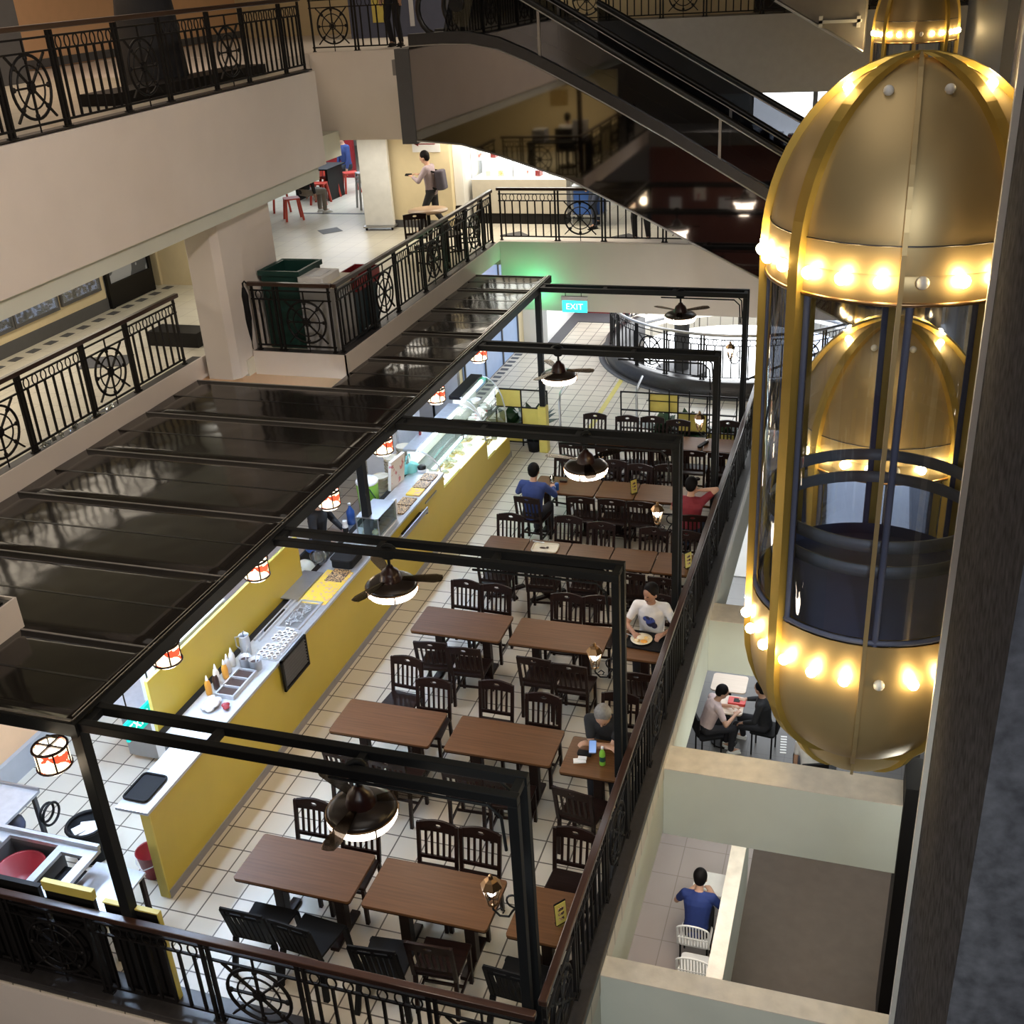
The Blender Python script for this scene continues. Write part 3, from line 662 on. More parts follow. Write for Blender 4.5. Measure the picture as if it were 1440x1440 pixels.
chairs=[
('1A',1,[(-4.86,7.44,0),(-4.32,7.36,0)]),('1B',1,[(-3.55,7.45,1),(-3.12,7.46,-1)]),('1R',1,[(-2.26,7.68,-2)]),
('1Ap',0,[(-4.84,6.05,0),(-4.36,6.02,-5)]),('1Bp',0,[(-3.56,5.97,5)]),('1B',0,[(-3.10,6.08,3)]),('1Rp',0,[(-2.38,6.04,-3)]),
('2A',1,[(-4.92,10.0,-4),(-4.45,9.65,2)]),('2B',1,[(-3.73,9.77,-1),(-3.14,9.66,-1)]),('2A',0,[(-4.95,8.24,-1),(-4.41,8.22,-2)]),('2B',0,[(-3.59,8.23,2),(-3.14,8.23,3)]),('2R',0,[(-2.43,8.22,-8)]),('2R',1,[(-2.32,9.87,0)]),
('3A',1,[(-4.85,11.86,-3),(-4.42,11.84,-2)]),('3A',0,[(-4.78,10.4,6),(-4.34,10.37,3)]),('3B',1,[(-3.46,11.81,1),(-3.04,11.84,5)]),('3B',0,[(-3.46,10.35,-1),(-3.02,10.31,0)]),('3R',1,[(-2.28,12.03,-4)]),('3R',0,[(-2.24,10.32,2)]),
('4',1,[(-4.87,13.86,0),(-4.01,13.95,-1),(-3.5,13.85,1),(-2.73,13.84,1),(-2.27,13.82,4)]),('4',0,[(-4.72,12.52,5),(-4.03,12.5,5),(-3.46,12.54,3),(-2.8,12.54,0),(-2.34,12.5,-5)]),
('5',1,[(-4.62,16.08,-8),(-3.82,16.03,5),(-3.37,15.95,-4),(-2.93,16.02,3)]),('5',0,[(-4.81,14.48,-6),(-4.0,14.64,1),(-3.53,14.66,1),(-3.09,14.66,0),(-2.27,14.37,6)]),
('6',1,[(-4.61,17.98,3),(-4.02,17.96,4),(-3.58,18.0,3),(-3.11,17.92,3),(-2.27,18.02,3)]),('6',0,[(-4.7,16.65,-2),(-4.05,16.56,-5),(-3.58,16.7,3),(-3.13,16.72,3),(-2.66,16.68,0),(-2.2,16.67,1)])]
OC={('4',1):['at the counter end','under the pergola beam','third along','second from the railing','beside the railing'],('4',0):['at the counter end, turned slightly','below the white food tray','in the middle','second from the railing','nearest the railing'],
('5',1):['opposite the blue shirt man','second from the counter','third from the counter','beside the pergola post'],('5',0):['where the blue shirt man sits','next to the blue shirt man','below the yellow menu stand','beside the fourth post lantern','where the person in red sits'],
('6',1):['alone at the counter end','first by the planter screen','second by the planter screen','third by the planter screen','in the railing corner'],('6',0):['at the counter end','second from the counter','third from the counter','fourth from the counter','second from the railing','nearest the railing']}
for t,b,L in chairs:
    k='p' if t.endswith('p') else 'w'; t=t.rstrip('p'); side='far' if b else 'near'
    for i,(x,y,ro) in enumerate(L):
        if (t,b) in OC: w=OC[(t,b)][i]; lb='dark slat chair, %s side of %s, %s'%(side,tn[t],w)
        else:
            pos='' if len(L)==1 else (', counter end' if i==0 else ', railing end')
            lb=('black plastic chair' if k=='p' else 'dark slat chair')+', %s side of %s%s'%(side,tn[t],pos)
        put(k,x,y,ro,b,lb)
# ================================================================ TABLE-TOP THINGS
def stand(x,y,rz,label):
    r=thing('menu_stand',label,'menu stand',(x,y,.751),rz,'yellow table menu stands')
    m=MB(); m.box(-.05,.05,-.035,.035,0,.008); m.build('base','clear',r)
    m=MB(); m.cb((0,0,.115),(.11,.006,.21),0,-.08); m.build('card','yel2',r)
    m=MB()
    for z in(.06,.115,.17): m.cb((0,-.0045,z),(.06,.006,.03),0,-.08)
    m.build('printed_picture','pics',r)
    m=MB(); m.cb((0,.006,.12),(.12,.004,.235),0,-.08); m.build('backing','plas',r)
stand(-2.13,6.72,.9,'yellow menu stand on the nearest small railing table')
stand(-3.32,15.25,.9,'yellow menu stand on the fifth row table under the fan lamp')
stand(-2.12,13.12,.9,'yellow menu stand on the fourth row table at the railing')
def tray(x,y,z,w,d,mat,label,rz=0,name='food_tray'):
    m=MB(); m.rbox(-w/2,w/2,-d/2,d/2,0,.012,.04); 
    n=len(m.v)
    R=.04; 
    pts=[]
    for cx,cy,a in((w/2-R,d/2-R,0),(-w/2+R,d/2-R,PI/2),(-w/2+R,-d/2+R,PI),(w/2-R,-d/2+R,3*PI/2)):
        for k in range(4): t=a+PI/2*k/3; pts.append((cx+R*math.cos(t),cy+R*math.sin(t),.018))
    m.tube(pts,.012,6,True); o=m.build(name,mat); o.location=(x,y,z); o.rotation_euler=(0,0,rz); tag(o,label,'tray'); return o
tray(-4.16,13.24,.751,.36,.24,'cream','cream melamine tray with crumbs on the fourth row table',.05)
m=MB(); m.ball((0,0,.008),(.05,.02,.008)); m.ball((.06,.02,.008),(.02,.03,.007)); o=m.build('food_scraps','brown'); o.location=(-4.19,13.22,.764); tag(o,'brown food scraps left on the cream tray','food')
m=MB(); m.bar((-.09,.03,.02),(.06,-.01,.03),.016,.006); m.ball((.07,-.012,.03),(.03,.02,.008)); o=m.build('spoon','steel'); o.location=(-4.29,13.33,.77); tag(o,'spoon resting on the corner of the cream tray','spoon')
tray(-2.28,11.2,.751,.50,.36,'plas','black serving tray in front of the man in the white shirt',-.08)
r=thing('food_plate','round cream plate of rice and curry on the black tray','plate',(-2.36,11.2,.766))
m=MB(); m.lathe([(.001,.004),(.085,.005),(.13,.022),(.132,.026),(.08,.012),(.001,.01)],28); m.build('plate','cream',r)
for (x,y,a,b,c,mt) in((-.02,.02,.065,.05,.03,'cream'),(.055,.03,.04,.03,.025,'food'),(.04,-.045,.045,.03,.022,'orange'),(-.05,-.04,.04,.028,.02,'food')):
    m=MB(); m.ball((x,y,.02),(a,b,c),10,6); m.build('food_portion',mt,r)
m=MB(); m.bar((-.2,.05,.04),(-.06,.0,.035),.012,.004); m.ball((-.05,-.004,.035),(.025,.015,.006)); m.build('fork','steel',r)
r=thing('drink_bottle','green drink bottle beside the man with the phone','bottle',(-2.28,8.86,.751))
m=MB(); m.lathe([(.001,0),(.03,0),(.032,.01),(.032,.14),(.026,.165),(.013,.185),(.013,.2)],16); m.build('bottle','lime',r); m=MB(); m.cyl((0,0,.2),(0,0,.222),.015); m.build('cap','white',r)
m=MB(); m.lathe([(.0325,.05),(.0325,.11)],16); m.build('drink_label','green',r)
m=MB(); m.cb((0,0,.008),(.13,.07,.012),.3); m.cb((.02,.035,.02),(.09,.05,.01),.1); o=m.build('tissue_packet','paper'); o.location=(-2.52,8.85,.751); tag(o,'white tissue packets lying on the small table of the man with the phone','tissue packet')
m=MB(); m.rbox(-.075,.075,-.04,.04,0,.02,.015); o=m.build('dark_pouch','plas'); o.location=(-2.50,8.98,.751); tag(o,'dark pouch on the table beside the white tissue packets','pouch')
r=thing('drink_can','blue and white drink can at the blue shirt man\'s table','can',(-4.52,15.14,.751))
m=MB(); m.lathe([(.001,0),(.028,0),(.033,.01),(.033,.105),(.026,.12),(.001,.118)],16); m.build('can','blue',r); m=MB(); m.lathe([(.0335,.03),(.0335,.075)],16,a0=2.6,a1=4.4); m.build('can_label','white',r)
m=MB(); m.lathe([(.001,0),(.035,0),(.042,.09),(.038,.09),(.032,.01),(.001,.01)],16); o=m.build('glass_cup','clear'); o.location=(-4.68,15.42,.751); tag(o,'clear glass cup in front of the blue shirt man','cup')
m=MB(); m.rbox(-.06,.06,-.035,.035,0,.035,.02); o=m.build('wallet','brown'); o.location=(-4.5,15.45,.751); tag(o,'small brown wallet on the blue shirt man\'s table','wallet')
r=thing('glasses_case','long dark case lying between two last row tables','case',(-2.58,17.3,.752),1.2); m=MB(); m.rbox(-.15,.15,-.03,.03,0,.03,.02); m.build('body','plas',r); m=MB(); m.ball((.11,0,.045),(.02,.025,.015)); m.ball((.14,0,.04),(.02,.02,.012)); m.build('buckle','steel',r)
# ================================================================ STALL COUNTER
ct=thing('stall_counter','long yellow fronted stall counter with a steel worktop','counter',(-6.2,6.72,0))
m=MB(); m.prism([(-.0,0,.1),(-.0,11.15,.1),(-.0,11.15,.42),(-.0,9.93,.47),(-.0,9.93,.82),(-.0,7.9,.87),(-.0,7.9,1.11),(-.0,0,1.11)],(-.045,0,0)); m.build('front_panel','yel',ct)
m=MB(); m.box(-.035,.012,0,11.2,0,.0999); m.build('kick_strip','kick',ct)
m=MB(); m.box(-.1,.002,-.02,-.0005,.02,1.11); m.build('end_cap','yel2',ct)
m=MB(); m.box(-.34,.03,-.06,1.0,1.112,1.15); m.box(-.52,.03,1.001,7.88,1.112,1.15); m.build('worktop','steel',ct,bevel=.006)
m=MB(); m.box(-.62,-.521,1.0,7.88,1.06,1.13); m.build('rear_rail','blk',ct)
m=MB(); m.box(-.5,-.4,1.0,7.5,.2,1.11); m.build('back_panel','steel2',ct)
m=MB(); m.prism([(-.48,1.3,.3),(-.48,11.1,.3),(-.48,11.1,.4),(-.48,1.3,.4)],(.4,0,0)); m.build('lower_shelf','steel2',ct)
m=MB(); m.box(-.60,-.05,7.9,9.9,.80,.818); m.box(-.60,-.05,9.95,11.1,.40,.418); m.build('case_deck','steel2',ct)
m=MB(); m.box(-.02,.10,6.0,6.98,.93,.95); m.box(.08,.10,6.0,6.98,.95,1.0); m.bar((.0,6.02,.9),(.09,6.02,.94),.02,.08); m.bar((.0,6.96,.9),(.09,6.96,.94),.02,.08); m.build('front_shelf','steel2',ct)
m=MB(); m.cb((.05,6.5,.96),(.08,.7,.02)); m.build('shelf_tray','blk',ct)
m=MB(); m.box(0.001,.02,7.1,7.55,.98,1.0); m.build('ticket_rail','steel2',ct)
# vent grille hung on the front
r=thing('vent_grille','black slatted grille hanging on the yellow counter front','grille',(-6.165,9.56,1.16))
m=MB(); m.box(0,.03,-.3,-.27,-.42,.0); m.box(0,.03,.27,.3,-.42,.0); m.box(0,.03,-.3,.3,-.42,-.39); m.box(0,.03,-.3,.3,-.03,0); m.build('frame','blk',r)
m=MB()
for k in range(8): m.cb((.018,0,-.06-.042*k),(.026,.54,.008),0,0,.5)
m.build('slats','dgrey',r); m=MB(); m.box(.003,.006,-.27,.27,-.39,-.03); m.build('backing','blk',r)
# yellow partition at the back of the counter
r=thing('yellow_partition','tall yellow partition board behind the counter','partition',(-6.86,7.83,1.0))
m=MB(); m.box(0,.03,0,3.3,.06,.74); m.build('board','yel',r); m=MB(); m.box(-.004,.034,-.006,-.0005,.06,.746); m.box(-.004,.034,0,3.3,.7405,.752); m.build('edging','yel2',r)
m=MB(); m.box(-.03,-.001,.1,.15,-1.0,.6); m.box(-.03,-.001,3.1,3.15,-1.0,.6); m.build('support_leg','steel2',r)
r=thing('low_cabinet','white low cabinet just behind the yellow partition','cabinet',(-7.24,9.05,0)); m=MB(); m.box(-.12,.12,-.72,.72,.05,1.55); m.build('body','white',r,bevel=.01); m=MB(); m.box(-.13,.13,-.73,.73,1.5505,1.57); m.build('top','white',r); m=MB(); m.box(-.1,.1,-.7,.7,0,.0495); m.build('plinth','dgrey',r)
# exit sign in the stall
r=thing('exit_sign','green EXIT sign beside the near end of the yellow partition','exit sign',(-7.0,7.84,1.27),0,'green exit signs')
m=MB(); m.rbox(-.02,.02,-.30,.30,-.11,.11,.01); m.build('housing','exitg',r,bevel=.006)
text('lettering','EXIT',.17,'exitw',r,(.023,-.1,-.0),(PI/2,0,PI/2)); 
m=MB(); m.ball((.024,.14,.06),(.003,.018,.018)); m.bar((.023,.13,.04),(.023,.15,-.01),.03,.005,(1,0,0)); m.bar((.023,.15,-.01),(.023,.12,-.07),.018,.005,(1,0,0)); m.bar((.023,.15,-.01),(.023,.19,-.05),.018,.005,(1,0,0)); m.bar((.023,.13,.035),(.023,.19,.02),.014,.005,(1,0,0)); m.build('running_figure','exitw',r)
m=MB(); m.prism([(.023,.22,-.02),(.023,.27,-.02),(.023,.245,.05)],(.003,0,0)); m.build('arrow','exitw',r)
m=MB(); m.cyl((0,-.2,.11),(0,-.2,1.74),.008); m.cyl((0,.2,.11),(0,.2,1.74),.008); m.build('hanger','blk',r)
r=thing('exit_sign','bright exit sign hanging from the farthest pergola frame','exit sign',(-4.95,18.1,2.86),0,'green exit signs')
m=MB(); m.box(-.22,.22,-.02,.02,-.14,.07); m.build('housing','exitb',r,bevel=.01); m=MB(); m.box(-.23,.23,-.025,.025,.071,.14); m.build('top_box','steel2',r)
text('lettering','EXIT',.15,'exitw',r,(0,-.024,-.04),(PI/2,0,0)); m=MB(); m.cyl((-.16,0,.14),(-.16,0,.22),.006); m.cyl((.12,0,.14),(.12,0,.22),.006); m.build('hanger','blk',r)
# counter-top items
Zc=1.151
tray(-6.4,6.97,Zc,.27,.38,'plas','black serving tray on the near end of the yellow counter',0)
m=MB()
for k in range(9): m.ball((random.uniform(-.1,.1),random.uniform(-.1,.1),.03+.02*random.random()),(.05,.06,.03),8,5)
o=m.build('plastic_bags','bag'); o.location=(-6.44,8.33,Zc); tag(o,'heap of clear plastic bags on the counter','plastic bags',kind='stuff')
m=MB()
for k in range(3): m.ball((random.uniform(-.05,.05),random.uniform(-.05,.05),.03),(.035,.04,.02),8,5)
o=m.build('red_packets','red'); o.location=(-6.32,8.34,Zc); tag(o,'red packets beside the heap of plastic bags','packets')
r=thing('condiment_pan','steel pan set with three dark sauce wells','condiment pan',(-6.42,8.74,Zc))
m=MB(); m.box(-.12,.12,-.26,.26,0,.012)
for y in(-.25,-.085,.085,.25): m.box(-.11,.11,y-.008,y+.008,.012,.05)
m.box(-.12,-.1,-.26,.26,.012,.05); m.box(.1,.12,-.26,.26,.012,.05); m.build('pan','steel',r)
for y in(-.167,0,.167):
    m=MB(); m.box(-.098,.098,y-.072,y+.072,.013,.03); m.build('sauce','brown',r)
def bottle(x,y,mat,label,cap='white',h=.17,z=Zc):
    r=thing('sauce_bottle',label,'bottle',(x,y,z),0,'sauce bottles on the counter')
    m=MB(); m.lathe([(.001,0),(.033,0),(.036,.02),(.036,h*.75),(.025,h),(.012,h+.02),(.001,h+.02)],14); m.build('bottle',mat,r)
    m=MB(); m.lathe([(.018,h+.005),(.016,h+.03),(.005,h+.075),(.001,h+.075)],10); m.build('nozzle',cap,r)
for x,y,mt,l in[(-6.63,8.52,'orange','orange sauce bottle, the nearest of the bottles'),(-6.60,8.63,'brown','dark sauce bottle behind the nearest orange bottle'),(-6.66,8.74,'white','white sauce bottle between the orange ones'),(-6.61,8.84,'orange','orange sauce bottle beside the condiment pan'),(-6.64,8.95,'bag','cloudy sauce bottle next to the farther orange bottle'),(-6.66,9.08,'white','white sauce bottle with a loop handle, farthest of the bottles')]: bottle(x,y,mt,l)
r=thing('steel_jug','tall steel jug with a handle on the counter','jug',(-6.62,9.32,Zc)); m=MB(); m.lathe([(.001,0),(.06,0),(.062,.2),(.055,.25),(.06,.27),(.055,.27),(.05,.24),(.056,.02),(.001,.01)],18); m.build('body','steel',r)
m=MB(); m.tube([(-.055,0,.24),(-.12,0,.22),(-.12,0,.1),(-.06,0,.06)],.008,6); m.build('handle','steel',r); m=MB(); m.tube([(0,0,.1),(.02,-.03,.33),(.05,-.05,.36)],.007,6); m.build('ladle','steel2',r)
for x,y,l in((-6.5,9.1,'steel ladle pot of dark sauce, farther from the counter edge'),(-6.36,9.08,'steel pot with ladles at the counter edge')):
    r=thing('steel_pot',l,'pot',(x,y,Zc),0,'steel pots on the counter'); m=MB(); m.lathe([(.001,0),(.065,0),(.07,.13),(.075,.135),(.066,.13),(.06,.01),(.001,.01)],20); m.build('body','steel',r); m=MB(); m.lathe([(.001,.09),(.062,.09)],16); m.build('contents','brown',r); m=MB(); m.tube([(0,0,.05),(.01,.03,.18),(.03,.06,.24)],.007,6); m.build('ladle','steel',r)
m=MB(); m.rbox(-.15,.15,-.33,.33,0,.01,.02); o=m.build('bowl_tray','blue'); o.data.materials[0]=T['steel']; o.location=(-6.35,9.6,Zc); tag(o,'steel tray holding many small white sauce bowls','tray')
bw=None
for a in range(4):
    for b in range(9):
        if (a,b) in((0,4),(1,4),(3,8),(0,8)): continue
        if bw is None:
            bw=thing('sauce_bowl','small white bowl of brown sauce in the rows on the steel tray','bowl',(0,0,0),0,'small sauce bowls on the steel tray'); m=MB(); m.lathe([(.001,0),(.02,0),(.031,.03),(.028,.03),(.018,.005),(.001,.005)],12); m.build('bowl','white',bw); m=MB(); m.lathe([(.001,.018),(.024,.018)],10); m.build('sauce','brown',bw); o=bw
        else: o=dup(bw)
        o.location=(-6.45+.066*a+random.uniform(-.004,.004),9.3+.071*b+.01*(a%2),Zc+.011)
r=thing('drop_in_sink','steel drop in tray of cutlery in the worktop','cutlery tray',(-6.42,10.25,Zc)); m=MB(); m.box(-.15,.16,-.33,-.30,0,.02); m.box(-.15,.16,.3,.33,0,.02); m.box(-.15,-.12,-.3,.3,0,.02); m.box(.13,.16,-.3,.3,0,.02); m.build('rim','steel',r); m=MB(); m.box(-.12,.13,-.3,.3,.0,.004); m.build('basin','steel2',r)
m=MB()
for k in range(40):
    x,y,a=random.uniform(-.08,.08),random.uniform(-.24,.22),random.uniform(0,6.3); m.bar((x,y,.01+.02*random.random()),(x+.1*math.cos(a)*.6,y+.1*math.sin(a),.012+.02*random.random()),.01,.005); m.ball((x,y,.02),(.016,.012,.006),6,4)
o=m.build('cutlery','steel'); o.location=(-6.42,10.25,Zc); tag(o,'loose spoons and forks piled in the drop in tray','cutlery',kind='stuff')
r=thing('sliding_rail','pair of bright steel rails behind the cutlery tray','rail',(-6.66,10.1,Zc)); m=MB(); m.box(-.03,-.01,-.5,.55,0,.03); m.box(.03,.05,-.5,.55,0,.03); m.build('rails','steel',r); m=MB(); m.rbox(-.005,.025,-.3,.2,.005,.03,.01); m.build('utensils','blk',r)
m=MB(); m.rbox(-.19,.19,-.42,.42,0,.006,.01); o=m.build('menu_strip','menu'); o.location=(-6.40,10.95,Zc); tag(o,'yellow printed menu strip lying flat on the counter','menu')
m=MB(); m.rbox(-.12,.12,-.16,.16,0,.006,.01); o=m.build('picture_menu','pics'); o.location=(-6.38,11.25,Zc+.007); tag(o,'dark menu with grid of food photos beyond the yellow strip','menu')
m=MB(); m.rbox(-.14,.14,-.42,.3,0,.012,.01); o=m.build('flat_cover','steel2'); o.location=(-6.73,10.95,Zc+.02); tag(o,'flat grey steel lid behind the yellow menu strip','lid')
r=thing('lidded_container','black lidded container on the counter under the pergola beam','container',(-6.42,11.62,Zc)); m=MB(); m.rbox(-.15,.15,-.19,.19,0,.11,.05); m.build('tub','plas',r,bevel=.01); m=MB(); m.rbox(-.165,.165,-.205,.205,.1105,.135,.06); m.build('lid','blk',r,bevel=.01)
m=MB()
for k in range(7): m.ball((random.uniform(-.08,.08),random.uniform(-.1,.1),.07+.05*random.random()),(.07,.06,.09),9,6)
o=m.build('hanging_bags','bag'); o.data.materials[0]=T['clear']; o.location=(-6.76,11.5,Zc+.02); tag(o,'bunch of clear plastic bags behind the black container','plastic bags',kind='stuff')
r=thing('spray_bottle','white capped dark bottle behind the counter','bottle',(-6.78,12.35,Zc)); m=MB(); m.lathe([(.001,0),(.04,0),(.04,.14),(.03,.17),(.001,.17)],14); m.build('bottle','white',r); m=MB(); m.lathe([(.041,.05),(.041,.12)],14); m.build('bottle_label','blk',r); m=MB(); m.cyl((0,0,.17),(0,0,.22),.032); m.build('cap','white',r)
# snack case
r=thing('snack_case','small glass snack case with lit pastries on the counter','display case',(-6.42,12.62,Zc)); m=MB(); m.box(-.17,.17,-.3,.3,0,.02); m.build('base','steel',r)
m=MB()
for s in(-.17,.155):
    for y in(-.3,.285): m.box(s,s+.015,y,y+.015,.02,.3)
m.box(-.17,.17,-.3,.3,.3,.31); m.build('frame','steel2',r); m=MB(); m.box(.164,.168,-.28,.28,.02,.3); m.box(-.15,.15,-.299,-.295,.02,.3); m.build('pane','cglass',r)
m=MB(); m.box(-.15,.15,-.28,.28,.15,.157); m.build('shelf','cglass',r)
for k in range(8):
    m=MB(); m.ball((-.07+.13*(k%2),-.2+.13*(k//2),.05),(.055,.05,.035),9,6); m.build('pastry','food',r)
m=MB(); m.box(-.1,.1,-.2,.1,.27,.295); m.build('red_liner','red',r)
m=MB(); m.box(.1,.14,-.28,.28,.285,.298); m.build('lamp','shopw',r)
m=MB(); m.cb((0,0,0),(.02,.14,.24)); o=m.build('notice_card','paper'); o.location=(-6.33,13.05,Zc+.125); tag(o,'white card standing beside the snack case','card')
for k,(y,mt,l) in enumerate([(13.22,'pics','dark tray of small snacks, nearer of the pair'),(13.5,'pics','dark tray of small snacks, second of the pair'),(13.83,'menu','yellow picture menu on the counter before the display'),(14.1,'pics','brown picture menu beyond the yellow one'),(14.38,'pics','brown snack box sheet nearest the display case')]):
    m=MB(); m.rbox(-.11,.11,-.12,.12,0,.02,.01); o=m.build('snack_tray' if k<2 else 'picture_menu',mt); o.location=(-6.34,y,Zc); tag(o,l,'tray' if k<2 else 'menu')
m=MB(); m.lathe([(.001,.03),(.1,0),(.13,.08),(.12,.08),(.1,.02),(.001,.02)],16); o=m.build('red_basin','maroon'); o.location=(-6.62,13.15,Zc+.02); tag(o,'dark red basin behind the snack trays','basin')
r=thing('water_cooler','lime green drink cooler with white lid behind the counter','drink cooler',(-6.98,13.55,.95)); m=MB(); m.lathe([(.001,0),(.15,0),(.165,.42),(.16,.44)],24); m.build('barrel','lime',r); m=MB(); m.lathe([(.166,.44),(.17,.47),(.15,.5),(.001,.51)],24); m.build('lid','white',r)
m=MB(); m.tube([(.1,-.14,.4),(.16,-.1,.25),(.12,-.12,.1)],.008,6); m.build('strap','green',r)
m=MB(); m.box(-7.3,-6.85,12.6,16.0,.88,.95); o=m.build('tub_shelf','steel2'); tag(o,'long grey back shelf carrying white tubs and the green cooler','shelf')
m=MB(); m.cb((0,0,0),(.05,.42,.5),-.1,0,.12); o=m.build('foam_board','box'); o.location=(-6.72,14.05,1.36); tag(o,'white box panel with red print leaning behind the counter','box')
for k,(x,y,z,h,l) in enumerate([(-7.02,14.1,.951,.30,'white tub stack nearest the green cooler'),(-7.02,14.55,.951,.42,'tall white tub stack in the middle of the back shelf'),(-7.0,15.0,.951,.44,'tall white tub stack under the lantern')]):
    r=thing('white_tub_stack',l,'tub stack',(x,y,z),0,'white tubs on the back shelf'); m=MB()
    for q in range(int(h/.06)): m.lathe([(.10,q*.06),(.125,q*.06+.05),(.128,q*.06+.06)],18)
    m.lathe([(.128,h-.02),(.001,h-.02)],18); m.build('stacked_tubs','cream',r)
m=MB()
for k in range(6): m.ball((random.uniform(-.09,.09),random.uniform(-.1,.1),.12+.08*random.random()),(.1,.1,.13),10,6)
m.tube([(0,-.1,.25),(.02,-.05,.4),(.03,.05,.4),(0,.1,.25)],.012,6)
o=m.build('carrier_bag','teal'); o.location=(-6.78,14.6,1.0); tag(o,'pale teal carrier bag behind the counter','bag')
r=thing('straw_holder','grey cup of dark straws by the display case','cup',(-6.55,14.62,1.0)); m=MB(); m.lathe([(.001,0),(.07,0),(.075,.18),(.07,.18),(.06,.02),(.001,.02)],18); m.build('cup','bag',r); m=MB(); m.lathe([(.06,.15),(.07,.22),(.001,.23)],12); m.build('lid','blk',r)
m=MB(); m.cb((0,0,.05),(.14,.2,.1),.3); o=m.build('printed_box','box'); o.location=(-6.42,14.72,1.0); tag(o,'small printed box on the end of the worktop','box')
m=MB(); m.cb((0,0,0),(.03,.24,.32),.2); o=m.build('red_frame_notice','red'); o.location=(-6.8,15.3,1.5); tag(o,'red framed notice standing behind the display case','notice')
m=MB(); m.cb((0,0,0),(.034,.17,.25),.2); o2=m.build('notice_face','paper',o)
# curved glass display cases
def display(y0,y1,zb,zt,label,top,items):
    r=thing('display_case',label,'display case',(-6.2,(y0+y1)/2,zb),0,'curved glass food display cases'); d=(y1-y0)/2; h=zt-zb
    m=MB(); m.box(-.56,-.02,-d,d,0,.03); m.build('deck','shopw',r)
    prof=[(-.015,.03),(-.02,h*.35)]+[(-.02-.42*(1-math.cos(t)),h*.35+h*.62*math.sin(t)) for t in [PI/2*k/6 for k in range(1,7)]]
    m=MB(); vs=[]
    for x,z in prof: vs+=[(x,-d+.01,z),(x,d-.01,z)]
    m.add(vs,[(2*i,2*i+1,2*i+3,2*i+2) for i in range(len(prof)-1)],True); m.build('curved_pane','cglass',r)
    m=MB()
    for y in(-d,d): m.tube([(x,y,z) for x,z in prof],.012,6)
    m.build('pane_frame','steel',r)
    m=MB(); m.box(-.64,-.42,-d-.01,d+.01,h*.93,h*.99); m.build('top_cover',top,r,bevel=.01)
    m=MB(); m.box(-.5,-.12,-d+.03,d-.03,h*.5,h*.51); m.build('shelf','cglass',r)
    m=MB(); m.box(-.58,-.561,-d,d,.03,h*.93); m.build('rear_panel','white',r)
    m=MB(); m.box(-.44,-.40,-d+.05,d-.05,h*.88,h*.92); m.build('tube_lamp','tube',r)
    for k in range(items):
        m=MB(); 
        for q in range(7): m.ball((random.uniform(-.12,.12),random.uniform(-.1,.1),.03+.03*random.random()),(.06,.05,.03),8,5)
        o=m.build('food_tray','food' if k%2==0 else 'cream',r); o.location=(-.27,-d+.2+(2*d-.4)*k/(items-1),.04)
    if top=='blk':
        m=MB()
        for q in range(5): m.cb((-.3,-d+.2+.16*q,h*.57),(.16,.1,.1),.2*q)
        m.build('boxed_cakes','box',r)
display(14.62,16.62,.82,1.5,'long curved glass display case with lit trays of food',  'steel',7)
display(16.68,17.8,.42,1.62,'taller curved glass display case at the far end, dark topped','blk',4)
r=thing('rice_bowl','white bowl on the ledge in front of the far display case','bowl',(-6.28,16.5,1.0))
m=MB(); m.lathe([(.001,0),(.05,0),(.09,.07),(.085,.07),(.04,.01),(.001,.01)],18); m.build('bowl','white',r); r.location=(-6.34,16.64,1.52)
# back of stall
r=thing('drinks_fridge','tall pale blue fronted fridge behind the display cases','fridge',(-7.6,15.9,0)); m=MB(); m.box(-.3,.3,-.5,.5,0,1.95); m.build('cabinet','white',r,bevel=.02); m=MB(); m.box(.301,.33,-.47,.47,.2,1.9); m.build('door','bag',r,bevel=.01); m=MB(); m.box(.331,.36,.36,.39,.8,1.3); m.build('handle','steel',r)
r=thing('stall_pillar','grey pillar panel behind the far display case','panel',(-7.5,17.6,0)); m=MB(); m.box(-.5,.5,-.06,.06,0,2.9); m.build('panel','grey',r); m=MB(); m.box(-.02,.02,-.08,-.061,0,2.9); m.build('frame','blk',r)
r=thing('prep_bench','low steel bench along the back of the stall','bench',(-7.7,10.6,0)); m=MB(); m.box(-.25,.25,-2.2,2.2,.82,.86); m.build('top','steel',r); m=MB(); m.box(-.2,.2,-2.1,2.1,.1,.8); m.build('cupboard','steel2',r)
for (x,y,s,mt,l,n) in[(-7.5,9.9,.11,'white','white lidded pot glimpsed past the yellow partition','pot'),(-7.5,9.4,.13,'steel','steel pot glimpsed past the yellow partition','pot'),(-7.5,10.35,.1,'white','second white pot under the lantern behind the partition','pot')]:
    m=MB(); m.lathe([(.001,0),(s,0),(s*1.05,.16),(s*.9,.2),(s*.2,.23),(.001,.24)],18); o=m.build('cooking_pot',mt); o.location=(x,y,.861); tag(o,l,n)
r=thing('sack_trolley','beige sacks and dark boxes stacked behind the counter','sacks',(-7.3,11.75,0)); m=MB(); m.box(-.3,.3,-.3,.3,0,.7); m.build('box_stack','plas',r)
for k in range(4):
    m=MB(); m.ball((-.12+.2*(k%2),-.12+.22*(k//2),.82),(.15,.15,.14),10,7); m.build('sack','cream',r)
m=MB(); m.ball((-7.28,12.3,.95),(.14,.16,.1),10,7); tag(m.build('blue_bundle','blue'),'light blue cloth bundle beside the worker','bundle')
